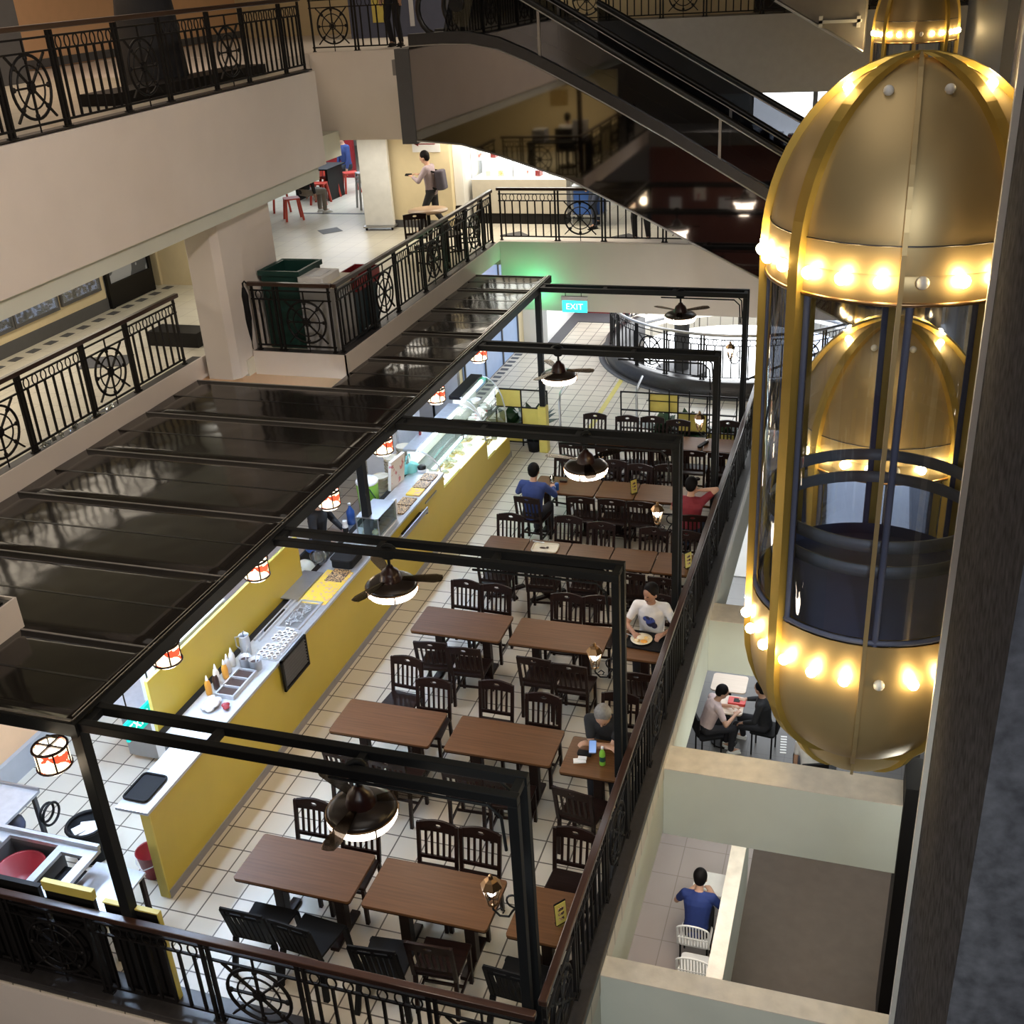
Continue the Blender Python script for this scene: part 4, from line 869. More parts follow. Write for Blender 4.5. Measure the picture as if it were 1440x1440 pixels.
r=thing('water_bottle','blue tinted water bottle beside the worker','bottle',(-7.05,13.05,.951)); m=MB(); m.lathe([(.001,0),(.06,0),(.06,.2),(.02,.27),(.02,.3),(.001,.3)],14); m.build('bottle','blue',r); m=MB(); m.cyl((0,0,.3),(0,0,.33),.024); m.build('cap','white',r)
# ================================================================ KITCHEN, LOWER LEFT
r=thing('steel_worktable','steel work table by the kitchen wall at the left edge','table',(-8.55,6.72,0)); m=MB(); m.box(-.7,.77,-.27,.28,.79,.82); m.build('top','steel',r); 
m=MB(); m.box(-.7,.77,.265,.285,.82,.85); m.build('lip','steel2',r)
for x in(-.6,.72):
    for y in(-.22,.23): m=MB(); m.box(x-.02,x+.02,y-.02,y+.02,0,.79); m.build('leg','dgrey',r)
m=MB(); m.box(-.65,.74,-.24,.25,.25,.27); m.build('lower_shelf','dgrey',r)
for x,y,l in((-8.2,6.75,'dark bundle of bags under the steel work table'),(-7.95,6.6,'second dark bundle under the steel work table, nearer the sink')):
    m=MB(); m.ball((0,0,.2),(.17,.2,.2),12,8); m.ball((.05,.1,.33),(.1,.1,.12),10,6); o=m.build('bag_bundle','navy'); o.location=(x,y,.272); tag(o,l,'bag')
r=thing('cable_coil','loop of black cable hanging from the steel table','cable',(-7.75,6.93,.45)); m=MB(); m.torus((0,.05,.1),.10,.014,'X',20,6); m.torus((.02,.08,.06),.12,.014,'X',20,6); m.build('coil','blk',r)
m=MB(); m.torus((-8.15,6.6,.826),.09,.008,'Z',20,6); tag(m.build('wire_ring','steel'),'wire ring lying on the steel work table','ring')
r=thing('rubbish_bin','black rubbish bin with a liner beside the steel table','bin',(-7.35,7.05,0)); m=MB(); m.lathe([(.001,.01),(.17,.01),(.2,.4),(.21,.42),(.19,.42),(.16,.05),(.001,.05)],22); m.build('bin','plas',r); m=MB(); m.torus((0,0,.42),.2,.02,'Z',22,6); m.build('liner','blk',r)
m=MB(); m.cb((.03,0,.33),(.2,.18,.1),.4,.3); m.cb((-.06,-.06,.36),(.12,.1,.06),1,.2); m.build('rubbish','paper',r)
r=thing('sink_unit','steel sink unit at the lower left with a red basin','sink',(-7.14,6.1,0)); m=MB()
for b in((-.62,-.45,-.36,.30),(-.45,.12,.24,.30),(-.45,.12,-.36,-.26),(.12,.2,-.36,.30),(.45,.55,-.36,.30),(.2,.45,.17,.30),(.2,.45,-.36,-.25)): m.box(b[0],b[1],b[2],b[3],.81,.85)
m.build('rim','steel',r); m=MB(); m.box(-.47,.14,-.28,.26,.5,.51); m.box(-.47,-.45,-.28,.26,.51,.81); m.box(.12,.135,-.28,.26,.51,.81); m.box(-.45,.12,.24,.26,.51,.81); m.build('basin','dgrey',r)
m=MB(); m.box(.2,.45,-.25,.17,.66,.67); m.build('drain_tray','plas',r)
m=MB(); m.box(-.62,.55,.27,.31,.851,.90); m.build('upstand','steel',r); m=MB(); m.box(-.6,.53,-.34,.28,.05,.49); m.build('cabinet','steel2',r)
m=MB(); m.tube([(-.5,-.2,.85),(-.5,-.2,1.05),(-.44,-.12,1.12),(-.34,-.03,1.1),(-.3,0,1.0)],.014,8); m.build('tap','steel',r)
r=thing('red_basin','red plastic basin standing in the sink','basin',(-7.3,6.08,.512)); m=MB(); m.lathe([(.001,.0),(.17,.0),(.235,.22),(.245,.225),(.225,.22),(.16,.02),(.001,.02)],26); m.build('basin','red',r); m=MB(); m.ball((.07,-.04,.05),(.07,.06,.035)); m.build('orange_sponge','orange',r)
r=thing('low_table','low bright steel table right of the sink','table',(-6.47,6.17,0)); m=MB(); m.box(-.27,.29,-.3,.29,.57,.60); m.build('top','steel',r,bevel=.006)
for x in(-.23,.25):
    for y in(-.25,.25): m=MB(); m.box(x-.02,x+.02,y-.02,y+.02,0,.57); m.build('leg','chair',r)
m=MB(); m.bar((.25,-.25,.06),(.25,.25,.06),.03); m.build('stretcher','chair',r)
r=thing('red_bucket','red plastic bucket by the end of the yellow counter','bucket',(-6.56,6.98,0)); m=MB(); m.lathe([(.001,.0),(.10,.0),(.14,.3),(.148,.31),(.135,.3),(.095,.02),(.001,.02)],22); m.build('bucket','red',r); m=MB(); m.tube([(-.145,0,.28),(-.1,-.12,.22),(0,-.16,.18),(.1,-.12,.22),(.145,0,.28)],.006,6); m.build('handle','white',r)
for x0,x1,mt,l in((-8.9,-6.6,'blk','long black board along the near railing behind the sink'),(-6.55,-6.02,'blk','yellow topped board along the near railing, left of the gap'),(-5.93,-5.37,'blk','black board with yellow edges along the near railing')):
    r=thing('railing_board',l,'board',((x0+x1)/2,5.64,.08)); w=(x1-x0)/2
    m=MB(); m.box(-w+.012,w-.012,-.02,.02,0,1.02); m.build('board',mt,r); m=MB(); m.box(-w,w,-.024,.024,1.0205 if x0!=-6.55 else 1.0201,1.035 if x0!=-6.55 else 1.12); 
    if x0==-5.93: m.box(w-.0118,w,-.022,.024,0,1.02)
    m.build('edging','yel2' if x0>-8 else 'blk',r)
r=thing('wall_switch_box','yellow hooked box on the kitchen wall at the left edge','box',(-8.96,7.25,.45)); m=MB(); m.rbox(-.03,.1,-.25,.25,0,.2,.03); m.build('box','yel',r); m=MB(); m.tube([(.1,.15,.12),(.16,.17,.16),(.18,.2,.1),(.16,.2,.06)],.015,6); m.build('hook','blk',r)
# ================================================================ PLANTER SCREENS
def screen(x0,x1,y,cells,label,cols,rows):
    r=thing('planter_screen',label,'screen',(x0,y,0),0,'yellow panelled planter screens'); w=x1-x0; h=1.12; z0=.08
    m=MB()
    for i in range(cols+1): m.box(w*i/cols-.012,w*i/cols+.012,-.012,.012,0,h)
    for j in range(rows+1): z=z0+(h-z0)*j/rows; m.box(-.012,w+.012,-.0125,.0125,z-.012,z+.012)
    m.build('frame','blk',r)
    for i,j in cells:
        m=MB(); m.box(w*i/cols+.0125,w*(i+1)/cols-.0125,-.006,.006,z0+(h-z0)*j/rows+.0125,z0+(h-z0)*(j+1)/rows-.0125); m.build('panel','yel2',r)
    return r
screen(-6.62,-5.62,18.42,[(0,2),(1,1),(0,0)],'yellow and black planter screen left of the far gap',2,3)
screen(-4.28,-2.2,18.62,[(1,2),(2,1),(3,0)],'yellow and black planter screen behind the last row of tables',4,3)
m=MB()
for k in range(4): m.bar((-3.75+.36*k,18.58,.3),(-3.75+.36*k,18.58,1.22),.02)
m.bar((-3.8,18.56,1.0),(-2.6,18.56,1.0),.014); tag(m.build('black_trellis','blk'),'black trellis bars standing before the right planter screen','trellis')
def plant(x,y,z,n,s,label):
    r=thing('leafy_plant',label,'plant',(x,y,z),0,'leafy plants at the planter screens')
    m=MB(); m.lathe([(.001,0),(.11,0),(.14,.22),(.13,.22),(.1,.04),(.001,.2)],14); m.build('pot','plas',r)
    m=MB()
    for k in range(n):
        a=random.uniform(0,6.3); e=random.uniform(.2,1.2); L=s*random.uniform(.7,1.1); d=V((math.cos(a)*math.cos(e),math.sin(a)*math.cos(e),math.sin(e))); q=V((-math.sin(a),math.cos(a),0)); o=V((0,0,.2)); w=L*.22
        P=[o,o+d*L*.45+q*w+V((0,0,.02)),o+d*L+V((0,0,-L*.15)),o+d*L*.45-q*w+V((0,0,.02))]
        up=V((0,0,.004)); m.add(P+[p+up for p in P],[(0,1,2,3),(7,6,5,4),(0,4,5,1),(1,5,6,2),(2,6,7,3),(3,7,4,0)])
    m.build('leaves','leaf',r)
for x,y,n,s,l in[(-6.45,18.75,26,.55,'leafy plant behind the left planter screen, counter end'),(-6.0,18.8,22,.6,'leafy plant behind the left planter screen, open end'),(-5.85,18.25,16,.4,'low plant before the left planter screen'),(-3.6,18.85,24,.6,'leafy plant behind the right planter screen, left'),(-3.1,18.9,24,.6,'leafy plant behind the right planter screen, centre'),(-2.45,18.9,20,.5,'leafy plant behind the right planter screen, railing end')]: plant(x,y,.0,n,s,l)
r=thing('ramp_handrail','bent grey handrail by the yellow post at the far gap','handrail',(-5.35,18.3,0)); m=MB(); m.tube([(0,0,.0),(0,0,.95),(-.05,.25,1.05),(-.08,.9,1.05)],.022,8); m.build('tube','steel2',r)
r=thing('ramp_handrail','bent grey handrail at the left end of the right planter screen','handrail',(-4.05,18.9,0)); m=MB(); m.tube([(0,0,.0),(0,0,.9),(-.05,.25,1.0),(-.08,.9,1.0)],.022,8); m.build('tube','steel2',r)
m=MB(); m.box(-5.15,-5.05,19.2,22.6,.001,.004); tag(m.build('floor_stripe','yel2'),'yellow stripe painted on the far floor','floor stripe'); 
# ================================================================ PEOPLE
def remesh(mb,name,mat,vox,smooth=2):
    me=mb.mesh('tmp_'+name,mat); o=bpy.data.objects.new('tmp',me); COL.objects.link(o)
    r=o.modifiers.new('r','REMESH'); r.mode='VOXEL'; r.voxel_size=vox; r.use_smooth_shade=True
    s=o.modifiers.new('s','SMOOTH'); s.factor=.5; s.iterations=smooth
    dg=bpy.context.evaluated_depsgraph_get(); out=bpy.data.meshes.new_from_object(o.evaluated_get(dg)); out.name=name
    bpy.data.objects.remove(o); bpy.data.meshes.remove(me)
    out.materials.clear(); out.materials.append(T[mat] if isinstance(mat,str) else mat)
    return out
def cap(mb,p,q,r0,r1):
    p=V(p); q=V(q); mb.cyl(p,q,r0,r1,12); mb.ball(p,r0,12,8); mb.ball(q,r1,12,8)
def loft(mb,rings):
    """rings: (centre, right vec, forward vec, rx, ry)"""
    n=16; vs=[]
    for c,u,f,rx,ry in rings: vs+=[V(c)+V(u)*(rx*math.cos(2*PI*i/n))+V(f)*(ry*math.sin(2*PI*i/n)) for i in range(n)]
    fs=[(j*n+i,j*n+(i+1)%n,(j+1)*n+(i+1)%n,(j+1)*n+i) for j in range(len(rings)-1) for i in range(n)]
    fs+=[tuple(range(n))[::-1],tuple(range(len(vs)-n,len(vs)))]
    mb.add(vs,fs,True)
def ik(a,b,l1,l2,hint):
    a=V(a); b=V(b); d=b-a; L=min(d.length,(l1+l2)*.995); d.normalize(); b=a+d*L
    x=(l1*l1-l2*l2+L*L)/(2*L); h=math.sqrt(max(0,l1*l1-x*x)); u=V(hint); u=(u-d*u.dot(d)).normalized()
    return a+d*x+u*h,b
def person(label,loc,rz,shirt,trousers,sit=True,lean=.1,head=(0,0),hands=None,feet=None,skin='skin',hair='hair',long_sleeve=True,shoes='blk',cat='person',fem=False,scale=1.0,hat=None,vox=.0085,seat=.47,extra=None):
    root=thing('person',label,cat,loc,rz); root.scale=(scale,)*3
    hz=seat+.07 if sit else .90
    H=V((0,0,hz)); s=V((0,math.sin(lean),math.cos(lean))); X=V((1,0,0)); F=V((0,math.cos(lean),-math.sin(lean)))
    Cc=H+s*.28; Sh=H+s*.46; Nk=H+s*.53; sw=.175
    hd=V((math.sin(head[0])*.0,math.sin(lean*.6+head[1]),math.cos(lean*.6+head[1]))); Hd=Nk+hd*.135+V((0,.02,0))
    hf=V((math.sin(head[0]),math.cos(head[0])*math.cos(head[1]+lean*.3),-math.sin(head[1]+lean*.3))).normalized(); hr=hf.cross(V((0,0,1))).normalized(); hu=hr.cross(hf)
    def torso(m,g):
        loft(m,[(H-s*.09,X,F,.10+g,.085+g),(H-s*.02,X,F,.155+g,.115+g),(H+s*.10,X,F,.14+g,.10+g),(H+s*.22,X,F,.15+g,.105+g),(Cc+s*.08,X,F,.175+g,.115+g),(Sh-s*.03,X,F,.165+g,.10+g),(Sh+s*.035,X,F,.09+g,.07+g),(Sh+s*.06,X,F,.055+g*.3,.055+g*.3)])
        cap(m,Sh-X*(sw-.01)-s*.01,Sh+X*(sw-.01)-s*.01,.055+g,.055+g)
    hands=hands or (V((-.2,.15,hz-.1)),V((.2,.15,hz-.1)))
    arms=[]
    for sd,t in zip((-1,1),hands):
        S=Sh+X*(sd*sw); E,W=ik(S,t,.28,.25,(sd*.7,-.35,-.6)); arms.append((sd,S,E,W))
    legs=[]
    for k,sd in enumerate((-1,1)):
        hp=H+V((sd*.088,0,-.03))
        if feet: tgt=V(feet[k])
        elif sit: tgt=V((sd*.12,.40,.075))
        else: tgt=V((sd*.09,0,.075))
        K,A=ik(hp,tgt,.43,.42,(sd*.05,1,.25)); legs.append((sd,hp,K,A))
    b=MB(); torso(b,0); cap(b,Sh,Hd-hd*.06,.058,.052)
    # head
    m=Matrix((hr,hf,hu)).transposed()
    def hball(mb,c,r):
        t=MB(); t.ball((0,0,0),r,16,12); mb.add([Hd+m@(V(p)+V(c)) for p in t.v],t.f,True)
    hball(b,(0,0,.02),(.079,.097,.104)); hball(b,(0,.03,-.05),(.056,.06,.058)); hball(b,(0,.097,-.012),(.013,.02,.022))
    for sd in(-1,1): hball(b,(sd*.078,-.005,-.005),(.012,.02,.03))
    for sd,S,E,W in arms:
        cap(b,S,E,.048,.038); cap(b,E,W,.038,.027)
        d=(W-E).normalized(); side=d.cross(V((0,0,1))).normalized() if abs(d.z)<.95 else X; up=side.cross(d)
        pm=W+d*.05; loft(b,[(W-d*.01,side,up,.026,.02),(W+d*.03,side,up,.036,.016),(W+d*.085,side,up,.04,.014),(W+d*.095,side,up,.03,.01)])
        for q,(o,L) in enumerate(((-.03,.066),(-.01,.076),(.01,.072),(.03,.056))):
            p0=W+d*.085+side*o; p1=p0+d*L*.55-up*.012; p2=p1+d*L*.3-up*.03; cap(b,p0,p1,.0095,.0088); cap(b,p1,p2,.0088,.008)
        p0=W+d*.025-side*(sd*.03); p1=p0+d*.03-side*(sd*.03)-up*.01; p2=p1+d*.03-up*.015; cap(b,p0,p1,.013,.011); cap(b,p1,p2,.011,.009)
    for sd,hp,K,A in legs: cap(b,hp,K,.076,.052); cap(b,K,A,.05,.036); cap(b,A,A+V((0,.13,-.035)),.038,.03)
    link('body',remesh(b,'body',skin,vox),root)
    sm=MB(); torso(sm,.014); 
    for sd,S,E,W in arms:
        cap(sm,S,E if long_sleeve else S.lerp(E,.62),.062,.052 if not long_sleeve else .05)
        if long_sleeve: cap(sm,E,E.lerp(W,.86),.05,.037)
    link('shirt',remesh(sm,'shirt',shirt,vox),root)
    tm=MB(); loft(tm,[(H-s*.11,X,F,.10,.09),(H-s*.02,X,F,.172,.128),(H+s*.05,X,F,.163,.121)])
    for sd,hp,K,A in legs: cap(tm,hp,K,.09,.064); cap(tm,K,K.lerp(A,.95),.064,.05)
    link('trousers',remesh(tm,'trousers',trousers,vox),root)
    hm=MB(); hball(hm,(0,-.022,.042),(.092,.103,.107)); hball(hm,(0,-.04,.0),(.08,.075,.085)); 
    if fem: hball(hm,(0,-.07,-.06),(.075,.05,.13))
    link('hair',remesh(hm,'hair',hair,vox*1.2),root)
    for sd in(-1,1):
        e=MB(); c=Hd+m@V((sd*.031,.083,.012)); e.ball(c,.009,8,6); e.build('eye','blk',root)
    e=MB(); c=Hd+m@V((0,.083,-.06)); e.cb(c,(.04,.012,.008),math.atan2(-hf.x,hf.y)); e.build('mouth','maroon',root)
    for sd,hp,K,A in legs:
        f=MB(); f.ball(A+V((0,.05,-.035)),(.046,.12,.04),12,8); f.box(A.x-.042,A.x+.042,A.y-.06,A.y+.165,A.z-.074,A.z-.055); f.build('shoe',shoes,root)
    if hat:
        hb=MB(); hball(hb,(0,-.01,.06),(.09,.1,.075)); hb.build('cap',hat,root)
    return dict(root=root,Hd=Hd,arms=arms,Sh=Sh,H=H,m=m)
BL=fabric('blue_shirt_fabric',(.03,.055,.19)); BL2=fabric('royal_blue_shirt',(.012,.03,.15)); WT=fabric('white_shirt',(.72,.7,.7)); BK=fabric('black_fabric',(.012,.012,.014)); RD=fabric('red_shirt',(.22,.02,.03))
PK=fabric('mauve_check_shirt',(.33,.26,.28)); DT=fabric('dark_trousers',(.015,.015,.02)); JN=fabric('dark_jeans',(.02,.03,.06)); KH=fabric('grey_trousers',(.2,.17,.14))
person('person in a blue long sleeved shirt, seen from behind at the fifth row table',(-4.79,14.68,0),-.1,BL,DT,True,.16,(.0,.1),(V((-.2,.42,.80)),V((.17,.46,.80))))
PMAP=dict(white=0)
PMAP['white']=person('person in a white T-shirt with a blue print, eating behind a tray',(-2.33,11.70,0),PI+.03,WT,DT,True,.12,(.55,.12),(V((-.2,.36,.80)),V((.16,.4,.80))),long_sleeve=False,skin='skin2')['root']
pr=MB(); pr.ball((0,0,0),(.06,.012,.075),14,9); pr.ball((.05,0,.05),(.045,.010,.04),12,8); pr.ball((-.045,0,-.05),(.04,.010,.045),12,8); o=pr.build('shirt_print',spots('blue_shirt_print',(.05,.08,.3),(.02,.02,.05),14,.5),PMAP['white']); o.location=(-.01,.172,.83); o.rotation_euler=(-.12,0,0)
person('grey haired person in a black T-shirt, bent over a phone at the small table',(-2.36,9.50,0),PI+.05,BK,DT,True,.42,(.0,.5),(V((.10,.44,.83)),V((-.06,.46,.83))),long_sleeve=False,hair='hairg')
m=MB(); m.rbox(-.04,.04,-.075,.075,0,.01,.012); o=m.build('smartphone','navy'); o.location=(-2.41,8.975,.86); o.rotation_euler=(.5,0,.2); tag(o,'phone held in the hands of the grey haired person','phone'); m=MB(); m.rbox(-.035,.035,-.066,.066,.0102,.0112,.008); m.build('screen',M('phone_screen',(.1,.2,.4),.2,emit=(.2,.35,.8),es=.5),o)
person('person in a red shirt seen from behind, one hand raised to the head',(-2.36,14.62,0),-.05,RD,JN,True,.15,(.2,.15),(V((-.15,.38,.82)),V((.13,.13,1.14))),long_sleeve=False)
w=person('person walking left with a phone and backpack on the upper floor',(-8.68,21.2,3.3),PI/2,PK,DT,False,.07,(0,.28),(V((-.14,.34,1.2)),V((.16,.32,1.2))),((-.08,.30,.075),(.08,-.3,.12)),vox=.011,scale=.97)
m=MB(); m.rbox(-.135,.135,-.09,.09,0,.38,.07); bp=m.build('backpack',fabric('purple_grey_bag',(.07,.06,.08)),bevel=.03); bp.location=(-8.44,21.2,4.2); bp.rotation_euler=(.1,0,-PI/2); tag(bp,'dark backpack worn by the person walking on the upper floor','backpack')
m=MB()
for s in(-.1,.1): m.tube([(s,-.08,.36),(s,-.2,.40),(s,-.30,.27),(s,-.22,.08),(s,-.08,.03)],.018,6)
m.build('strap','plas',bp)
m=MB(); m.rbox(-.035,.035,-.07,.07,0,.01,.01); o=m.build('smartphone','plas'); o.location=(-9.15,21.2,4.48); o.rotation_euler=(0,-.5,PI/2); tag(o,'phone held out by the person walking with the backpack','phone')
person('person in dark trousers standing behind the far bridge railing, mostly hidden by the escalator',(-4.37,20.95,3.3),PI,BK,DT,False,.03,vox=.012,feet=((-.13,0,.075),(.13,0,.075)))
person('person in dark clothes walking by the lit display counter on the far bridge',(-5.5,22.1,3.3),2.6,BK,JN,False,.05,vox=.012,feet=((-.08,.18,.075),(.08,-.12,.1)))
person('stall worker in black behind the counter, face hidden by the canopy',(-7.35,12.55,0),-PI/2,BK,DT,False,.1,(0,.3),(V((-.2,.32,1.0)),V((.2,.32,1.0))),hat=WT,vox=.011)
person('person in a royal blue shirt seen from above at a basement table',(-1.52,10.5,-3.6),.0,BL2,DT,True,.35,(0,.3),(V((-.12,.4,.82)),V((.15,.38,.82))),long_sleeve=False)
person('person in a pink shirt leaning on a basement table, left of the red box',(-2.06,14.72,-3.6),-1.1,fabric('pale_pink_shirt',(.62,.48,.46)),DT,True,.35,(.2,.3),(V((-.05,.45,.82)),V((.2,.42,.82))),long_sleeve=False,vox=.011,shoes='white')
person('person in a black jacket sitting sideways at the basement table with the red box',(-1.15,15.0,-3.6),1.45,BK,DT,True,.1,(.3,.1),(V((-.2,.3,.62)),V((.2,.36,.8))),vox=.011,shoes='white',feet=((-.14,.5,.075),(.2,.38,.075)))
person('person in white seated at the basement table below the second lift',(-.35,14.0,-3.6),.3,WT,DT,True,.25,(0,.2),vox=.012,long_sleeve=False)
person('person at a desk on the near balcony, seen only in the mirror cladding',(-8.0,4.6,3.3),PI,WT,DT,True,.15,(0,.1),vox=.012)
person('person in dark clothes standing by the escalator head, cut off by the top edge',(-9.0,20.9,6.88),PI,BK,DT,False,.03,vox=.014)
person('person in grey trousers sitting on a red stool in the upper food hall',(-12.45,22.9,3.3),-.6,BK,KH,True,.2,vox=.014,shoes='white')
person('person in blue on the far red seat in the upper food hall',(-12.95,26.2,3.3),2.6,BL,DT,True,.1,vox=.016)
# ================================================================ BALCONY THINGS
r=thing('open_bin','dark green open plastic bin on the balcony corner','bin',(-8.14,14.25,3.3)); m=MB()
for a in((-.3,.3,-.34,-.31),(-.3,.3,.31,.34),(-.3,-.27,-.31,.31),(.27,.3,-.31,.31)): m.box(*a,.0,1.13)
m.box(-.27,.27,-.31,.31,0,.03); m.build('tub','green',r); m=MB()
for a in((-.33,.33,-.37,-.34),(-.33,.33,.34,.37),(-.33,-.3,-.34,.34),(.3,.33,-.34,.34)): m.box(*a,1.07,1.14)
m.build('rim','green',r)
r=thing('white_cabinet','white topped stand holding the foam box and the red tray','stand',(-7.52,14.15,3.3)); m=MB(); m.box(-.32,.3,-.32,.4,.93,.97); m.build('top','cream',r)
m=MB(); m.box(-.3,.28,-.3,.38,.0,.929); m.build('body','grey',r)
m=MB(); m.rbox(-.2,.2,-.28,.28,0,.10,.03); o=m.build('foam_box','white'); o.location=(-7.62,14.1,4.271); m=MB(); m.rbox(-.12,.12,-.18,.18,.1005,.108,.02); m.build('lid_panel','bag',o); tag(o,'white foam box beside the green bin on the balcony','box')
r=thing('red_tray','red plastic tray crate on the balcony behind the railing','tray',(-7.34,14.72,4.05)); m=MB()
for a in((-.2,.2,-.4,-.38),(-.2,.2,.38,.4),(-.2,-.18,-.38,.38),(.18,.2,-.38,.38)): m.box(*a,0,.2)
m.box(-.18,.18,-.38,.38,0,.02); m.build('crate','red',r)
r=thing('green_crate','tall dark blue green crate behind the balcony railing under the red tray','crate',(-7.36,14.72,3.3)); m=MB(); m.rbox(-.17,.17,-.37,.37,0,.74,.03); m.build('body','green',r); r.children[0].data.materials[0]=M('blue_green_plastic',(.01,.03,.04),.45)
m=MB()
for k in range(3): m.box(.171,.178,-.2+.14*k,-.12+.14*k,.12,.15)
m.build('handle_slot','white',r)
r=thing('umbrella','closed black umbrella hanging at the end of the balcony railing','umbrella',(-8.5,13.5,4.3)); m=MB(); m.lathe([(.001,-.82),(.02,-.7),(.05,-.45),(.045,-.25),(.055,-.12),(.02,.0),(.001,.0)],9); m.build('canopy','plas',r); m=MB(); m.cyl((0,0,-.9),(0,0,.02),.006); m.tube([(0,0,0),(0,0,.06),(.03,0,.09),(.06,0,.06)],.012,6); m.build('shaft','blk',r)
m=MB(); m.lathe([(.001,.0),(.25,.0),(.25,.04),(.001,.04)],24); 
r=thing('round_table','round pale wooden cafe table behind the balcony railing','table',(-8.3,20.0,3.3)); m=MB(); m.lathe([(.001,.72),(.38,.72),(.38,.75),(.001,.75)],28); m.build('tabletop',wood('pale_table',(.5,.33,.2),(.6,.42,.28)),r); m=MB(); m.cyl((0,0,.02),(0,0,.72),.035); m.cyl((0,0,0),(0,0,.02),.22); m.build('pedestal','blk',r)
gcf='dark cafe chairs behind the balcony railing'
for i,(x,y,a,l) in enumerate([(-7.6,19.3,2.4,'dark cafe chair right of the round pale table'),(-7.65,18.4,1.2,'dark cafe chair nearest along the balcony railing'),(-8.2,19.1,.4,'dark cafe chair in front of the round pale table'),(-7.55,20.05,2.0,'dark cafe chair in the balcony corner by the bridge')]):
    o=dup(CH,(x,y,3.3),a,l,gcf)
for x,y,l in((-10.2,22.1,''),):
    r=thing('wheeled_board','white display board on casters at the upper food hall entrance','board',(-10.07,21.62,3.3),.12); m=MB(); m.box(-.31,.31,-.06,.06,.09,2.1); m.build('board','white',r,bevel=.01)
    m=MB(); m.box(-.33,.33,-.16,.16,.06,.089); m.build('base','steel2',r)
    for q in(-.28,.28): m=MB(); m.cyl((q-.015,-.1,.031),(q+.015,-.1,.031),.03); m.build('caster','plas',r)
r=thing('arrow_sign','white sign with a red arrow on the cream wall','sign',(-8.98,21.83,4.98)); m=MB(); m.box(-.3,.3,-.012,.012,-.16,.3); m.build('plate','paper',r); m=MB(); m.bar((-.22,-.014,.0),(.2,-.014,.0),.008,.02); m.prism([(-.25,-.018,0),(-.16,-.018,.045),(-.16,-.018,-.045)],(0,.005,0)); m.build('arrow','red',r)
r=thing('wall_socket','small socket plate low on the cream wall','socket',(-9.15,21.84,3.68)); m=MB(); m.box(-.05,.05,-.008,.008,-.05,.05); m.build('plate','white',r)
# lit display counter across the bridge
r=thing('display_counter','brightly lit glass display counter on the far bridge','display counter',(-7.2,22.6,3.3)); m=MB(); m.box(-1.0,1.02,-.36,.36,.22,.9); m.build('cabinet',M('beige_counter',(.5,.46,.38),.5),r); m=MB(); m.box(-.98,1.0,-.33,.33,0,.2199); m.build('plinth','blk',r)
m=MB(); m.box(-1.0,1.02,-.36,.36,.901,.92); m.box(-.98,1.0,-.3,.3,1.28,1.29); m.box(-1.0,1.02,-.36,.36,1.66,1.68); m.build('shelf','shopw',r); m=MB(); m.box(-.99,1.01,.33,.345,.92,1.66); m.build('back_light','shopl',r)
m=MB()
for x in(-1.0,-.1,1.0): m.box(x,x+.02,-.36,-.34,.92,1.66)
m.build('frame','steel',r); m=MB(); m.box(-.97,.99,-.352,-.348,.93,1.65); m.build('pane','clear',r)
random.seed(3)
for k in range(14):
    x=-.85+.135*k; z=.921 if k%2 else 1.291; mt=['box','cream','red','food','white','bag','menu'][k%7]
    m=MB(); m.cb((x,-.05,z+.06),(.11,.16,.11),random.uniform(-.3,.3)); m.build('boxed_goods',mt,r)
r=thing('pastry_case','pale lit goods case behind the far bridge display','case',(-5.2,24.5,3.3)); m=MB(); m.box(-.8,.8,-.3,.3,0,1.5); m.build('case','wallw',r)
r=thing('serving_trolley','dark trolley with blue bags at the right end of the lit display','trolley',(-5.75,22.35,3.3)); m=MB(); m.box(-.32,.32,-.25,.25,.75,.79); m.box(-.32,.32,-.25,.25,.2,.23); m.build('shelf','steel2',r); m=MB(); m.rbox(-.28,.28,-.2,.2,.235,.72,.05); m.build('blue_bag','blue',r); 
for x in(-.3,.3):
    for y in(-.22,.22): m=MB(); m.box(x-.012,x+.012,y-.012,y+.012,.0,.95); m.build('leg','steel2',r)
# upper food hall stools
def stool(x,y,mat,label,h=.48,n=1):
    r=thing('plastic_stool',label,'stool',(x,y,3.3),random.uniform(0,1),'plastic stools in the upper food hall'); 
    m=MB()
    for q in range(n): m.rbox(-.17,.17,-.17,.17,h-.03+q*.09,h+q*.09,.03)
    m.build('seat',mat,r)
    for sx in(-1,1):
        for sy in(-1,1):
            m=MB(); m.bar((sx*.19,sy*.19,0),(sx*.14,sy*.14,h-.03+.09*(n-1)),.045); m.build('leg',mat,r)
RDS=M('red_stool_plastic',(.5,.05,.03),.4)
stool(-12.55,22.45,RDS,'red plastic stool nearest the walkway in the upper food hall'); stool(-12.75,24.2,RDS,'red plastic stool behind the nearest one in the upper food hall'); stool(-12.6,25.6,RDS,'red plastic stool farthest in the upper food hall'); stool(-12.9,25.0,RDS,'red plastic stool tucked at the near side of the hall table'); stool(-13.3,23.3,RDS,'red plastic stool at the left of the upper food hall, half hidden'); stool(-13.6,26.4,RDS,'red plastic stool behind the dark hall table'); stool(-11.35,23.75,'grey','stack of three grey stools beside the wheeled board',.62,3)
r=thing('hall_table','dark table in the upper food hall behind the red stools','table',(-13.1,24.9,3.3)); m=MB(); m.box(-.5,.5,-.5,.5,.72,.75); m.build('top','plas',r)
for x in(-.42,.42): m=MB(); m.box(x-.03,x+.03,-.4,.4,0,.72); m.build('leg','blk',r)
r=thing('red_partition','tall red panel far inside the upper food hall','panel',(-13.9,27.6,3.3)); m=MB(); m.box(-.5,.5,-.05,.05,0,1.9); m.build('panel','red',r)
